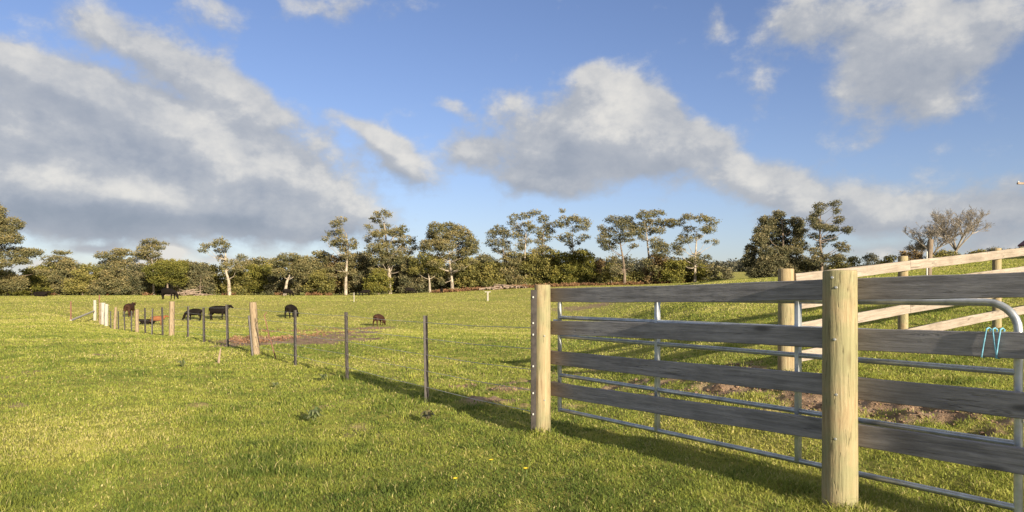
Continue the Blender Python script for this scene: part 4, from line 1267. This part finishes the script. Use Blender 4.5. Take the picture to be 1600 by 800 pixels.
cow(303, 500.5, 'graze', 172, 0.84, M['black_hide'], 'smaller black cow close behind the large side-on cow')
cow(263, 469, 'graze', -14, 1.2, M['black_hide'], 'black cow grazing far off above the split post')
cow(202, 497, 'stand', 100, 0.96, M['brown_hide'], 'dark brown cow seen from behind between the leaning split post and thin pickets', depth=64)
cow(231, 508, 'lie', 190, 0.62, M['black_hide'], 'small black calf lying beside the orange-brown calf', 'calf', depth=54)
cow(246, 508, 'stand', 5, 0.56, M['red_hide'], 'orange-brown calf behind the thin pickets', 'calf', depth=53)
cow(455, 499, 'graze', 80, 0.98, M['black_hide'], 'black cow seen end-on just beside a black picket', depth=63)
cow(592, 510, 'graze', 70, 0.70, M['brown_hide'], 'chestnut-brown calf end-on, grazing alone beyond the bare earth patch', 'calf')
cow(62, 459, 'lie', 0, 1.25, M['black_hide'], 'dark cow resting far away before the green bush', depth=118)
cow(449, 457, 'graze', 60, 1.1, M['black_hide'], 'tiny black cow under the leaning white trunk', depth=124)
cow(571, 456, 'graze', 190, 0.95, M['black_hide'], 'tiny black cow at the scrub edge before the near-black tree', depth=128)
cow(640, 455, 'graze', 0, 1.0, M['black_hide'], 'tiny black cow at the scrub edge past the tallest gum', depth=130)
cow(690, 452, 'graze', 90, 0.8, M['black_hide'], 'tiny black calf in front of the dome-shaped gum', 'calf', depth=128)

# ------------------------------------------------------------------ small ground details
def clods():
    mb = MB(); rr = random.Random(3)
    for i in range(900):
        px, py = rr.choice([(1120, 598), (1175, 607), (1225, 618), (1275, 632), (1345, 640), (1420, 648), (1500, 652), (1130, 572), (720, 605), (780, 612), (1560, 722), (930, 600)])
        x, y = gp(px, py); x += rr.gauss(0, .38); y += rr.gauss(0, .30)
        if dirt(np.array([x]), np.array([y]))[0] < 0.3: continue
        g = gyr(x, y); r_ = rr.uniform(.005, .020) if rr.random() < .93 else rr.uniform(.02, .034)
        mb.blob((x, y, g + r_ * .3), r_, (1, 1, .7), i)
    tag(mb.build('earth_clods', M['clod'], smooth=False), 'brown trampled earth clods behind the gate', 'clods', kind='stuff')
clods()

def rosette(px, py, r_, n, mat, label, name='weed', seed=0, cat='plant'):
    x, y = gp(px, py); g = gyr(x, y); rr = random.Random(seed)
    V = []; fl = []; ls = []; tone = []
    for i in range(n):
        a = rr.uniform(0, 2 * math.pi); L = r_ * rr.uniform(.5, 1); w = L * .13
        h = L * rr.uniform(.5, 1.1)
        d = np.array([math.cos(a), math.sin(a), 0]); p = np.array([-math.sin(a), math.cos(a), 0])
        c = np.array([x, y, g + .03])
        b = len(V)
        V += [c, c + d * L * .5 - p * w + [0, 0, h], c + d * L * .5 + p * w + [0, 0, h], c + d * L + [0, 0, h * .6]]
        ls += [len(fl), len(fl) + 3]; fl += [b, b + 1, b + 2, b + 1, b + 3, b + 2]
        tone += [rr.random()] * 4
    tag(link_mesh(name, np_mesh(name, np.array(V), fl, ls, tone), mat), label, cat)
rosette(490, 662, 0.15, 40, M['weed'], 'pale grey-green thistle rosette alone in the open lawn of the near paddock', 'thistle', 1)
rosette(430, 608, 0.10, 26, M['weed'], 'grey-green weed clump below the leaning post', 'thistle', 2)
rosette(285, 576, 0.14, 22, M['weed'], 'small whitish weed in the grass before the split post', 'thistle', 3)
rosette(505, 596, 0.12, 26, M['weed'], 'flat weed patch just before the third black picket', 'thistle', 4)
rosette(668, 660, 0.12, 30, M['darkleaf'], 'small dark dung-like tussock below the nearest black picket', 'tussock', 5)
for k, (px, py, lab) in enumerate(((768, 737, 'yellow dandelion flower further from the fence'), (822, 751, 'yellow dandelion flower nearer the round end post'), (712, 767, 'faint orange-yellow flower lowest in the grass'))):
    x, y = gp(px, py); g = gyr(x, y)
    e = empty('dandelion', (x, y, g)); tag(e, lab, 'flower', 'yellow flowers in the near grass')
    MB().tube([(x, y, g), (x + .004, y, g + .075)], .0022, 5).build('stem', M['weed'], e)
    mb = MB()
    for i in range(14):
        a = 2 * math.pi * i / 14
        c, s_ = math.cos(a), math.sin(a)
        b = len(mb.v)
        mb.v += [Vector((x, y, g + .076)), Vector((x + c * .016 - s_ * .004, y + s_ * .016 + c * .004, g + .084)), Vector((x + c * .021, y + s_ * .021, g + .083)), Vector((x + c * .016 + s_ * .004, y + s_ * .016 - c * .004, g + .084))]
        mb.f.append((b, b + 1, b + 2, b + 3))
    mb.build('flower_head', M['yellow'], e)

# ------------------------------------------------------------------ shed roof and power pole at the edge of the picture
def shed():
    d = 46; x, y = at(1598, d); x += 2.85; g = gz(x + 4, d)
    s = d / F
    zr = EYE + (HY - 376) * s
    e = empty('shed', (x + 3, y, g)); tag(e, 'dark maroon roofed shed just showing past the end of the top plank', 'shed')
    MB().box((x + 3.3, y + 2, (g + zr) / 2 - .1), (6, 4, zr - g - .1)).build('wall', M['cream'], e, smooth=False)
    mb = MB(); b = 0
    pk = zr + 1.9
    for yy in (y - .3, y + 4.3):
        mb.v += [Vector((x + .0, yy, zr)), Vector((x + 3.3, yy, pk + .6)), Vector((x + 6.6, yy, zr)), Vector((x + 6.6, yy, zr - .12)), Vector((x + 3.3, yy, pk - .12)), Vector((x + .0, yy, zr - .12))]
    mb.f = [(0, 1, 7, 6), (1, 2, 8, 7), (2, 3, 9, 8), (3, 4, 10, 9), (4, 5, 11, 10), (5, 0, 6, 11), (5, 4, 1, 0), (4, 3, 2, 1), (6, 7, 10, 11), (7, 8, 9, 10)]
    mb.build('roof', M['maroon'], e, smooth=False)
shed()
def power_pole():
    d = 40; x, y = at(1612, d); g = gz(x, d); s = d / F
    zt = EYE + (HY - 287) * s
    e = empty('power_pole', (x, y, g)); tag(e, 'timber power pole whose crossarm tip pokes in above the fence', 'pole')
    MB().tube([(x, y, g - .3), (x, y, zt + .5)], [.16, .11], 10).build('pole', M['bark'], e)
    MB().box((x, y - .12, zt), (1.84, .1, .11)).build('crossarm', M['deadwood'], e)
    for dx in (-.85, -.3, .3, .85):
        MB().tube([(x + dx, y - .12, zt + .055), (x + dx, y - .12, zt + .1), (x + dx, y - .12, zt + .14)], [.02, .04, .025], 6).build('insulator', M['porcelain'], e)
power_pole()
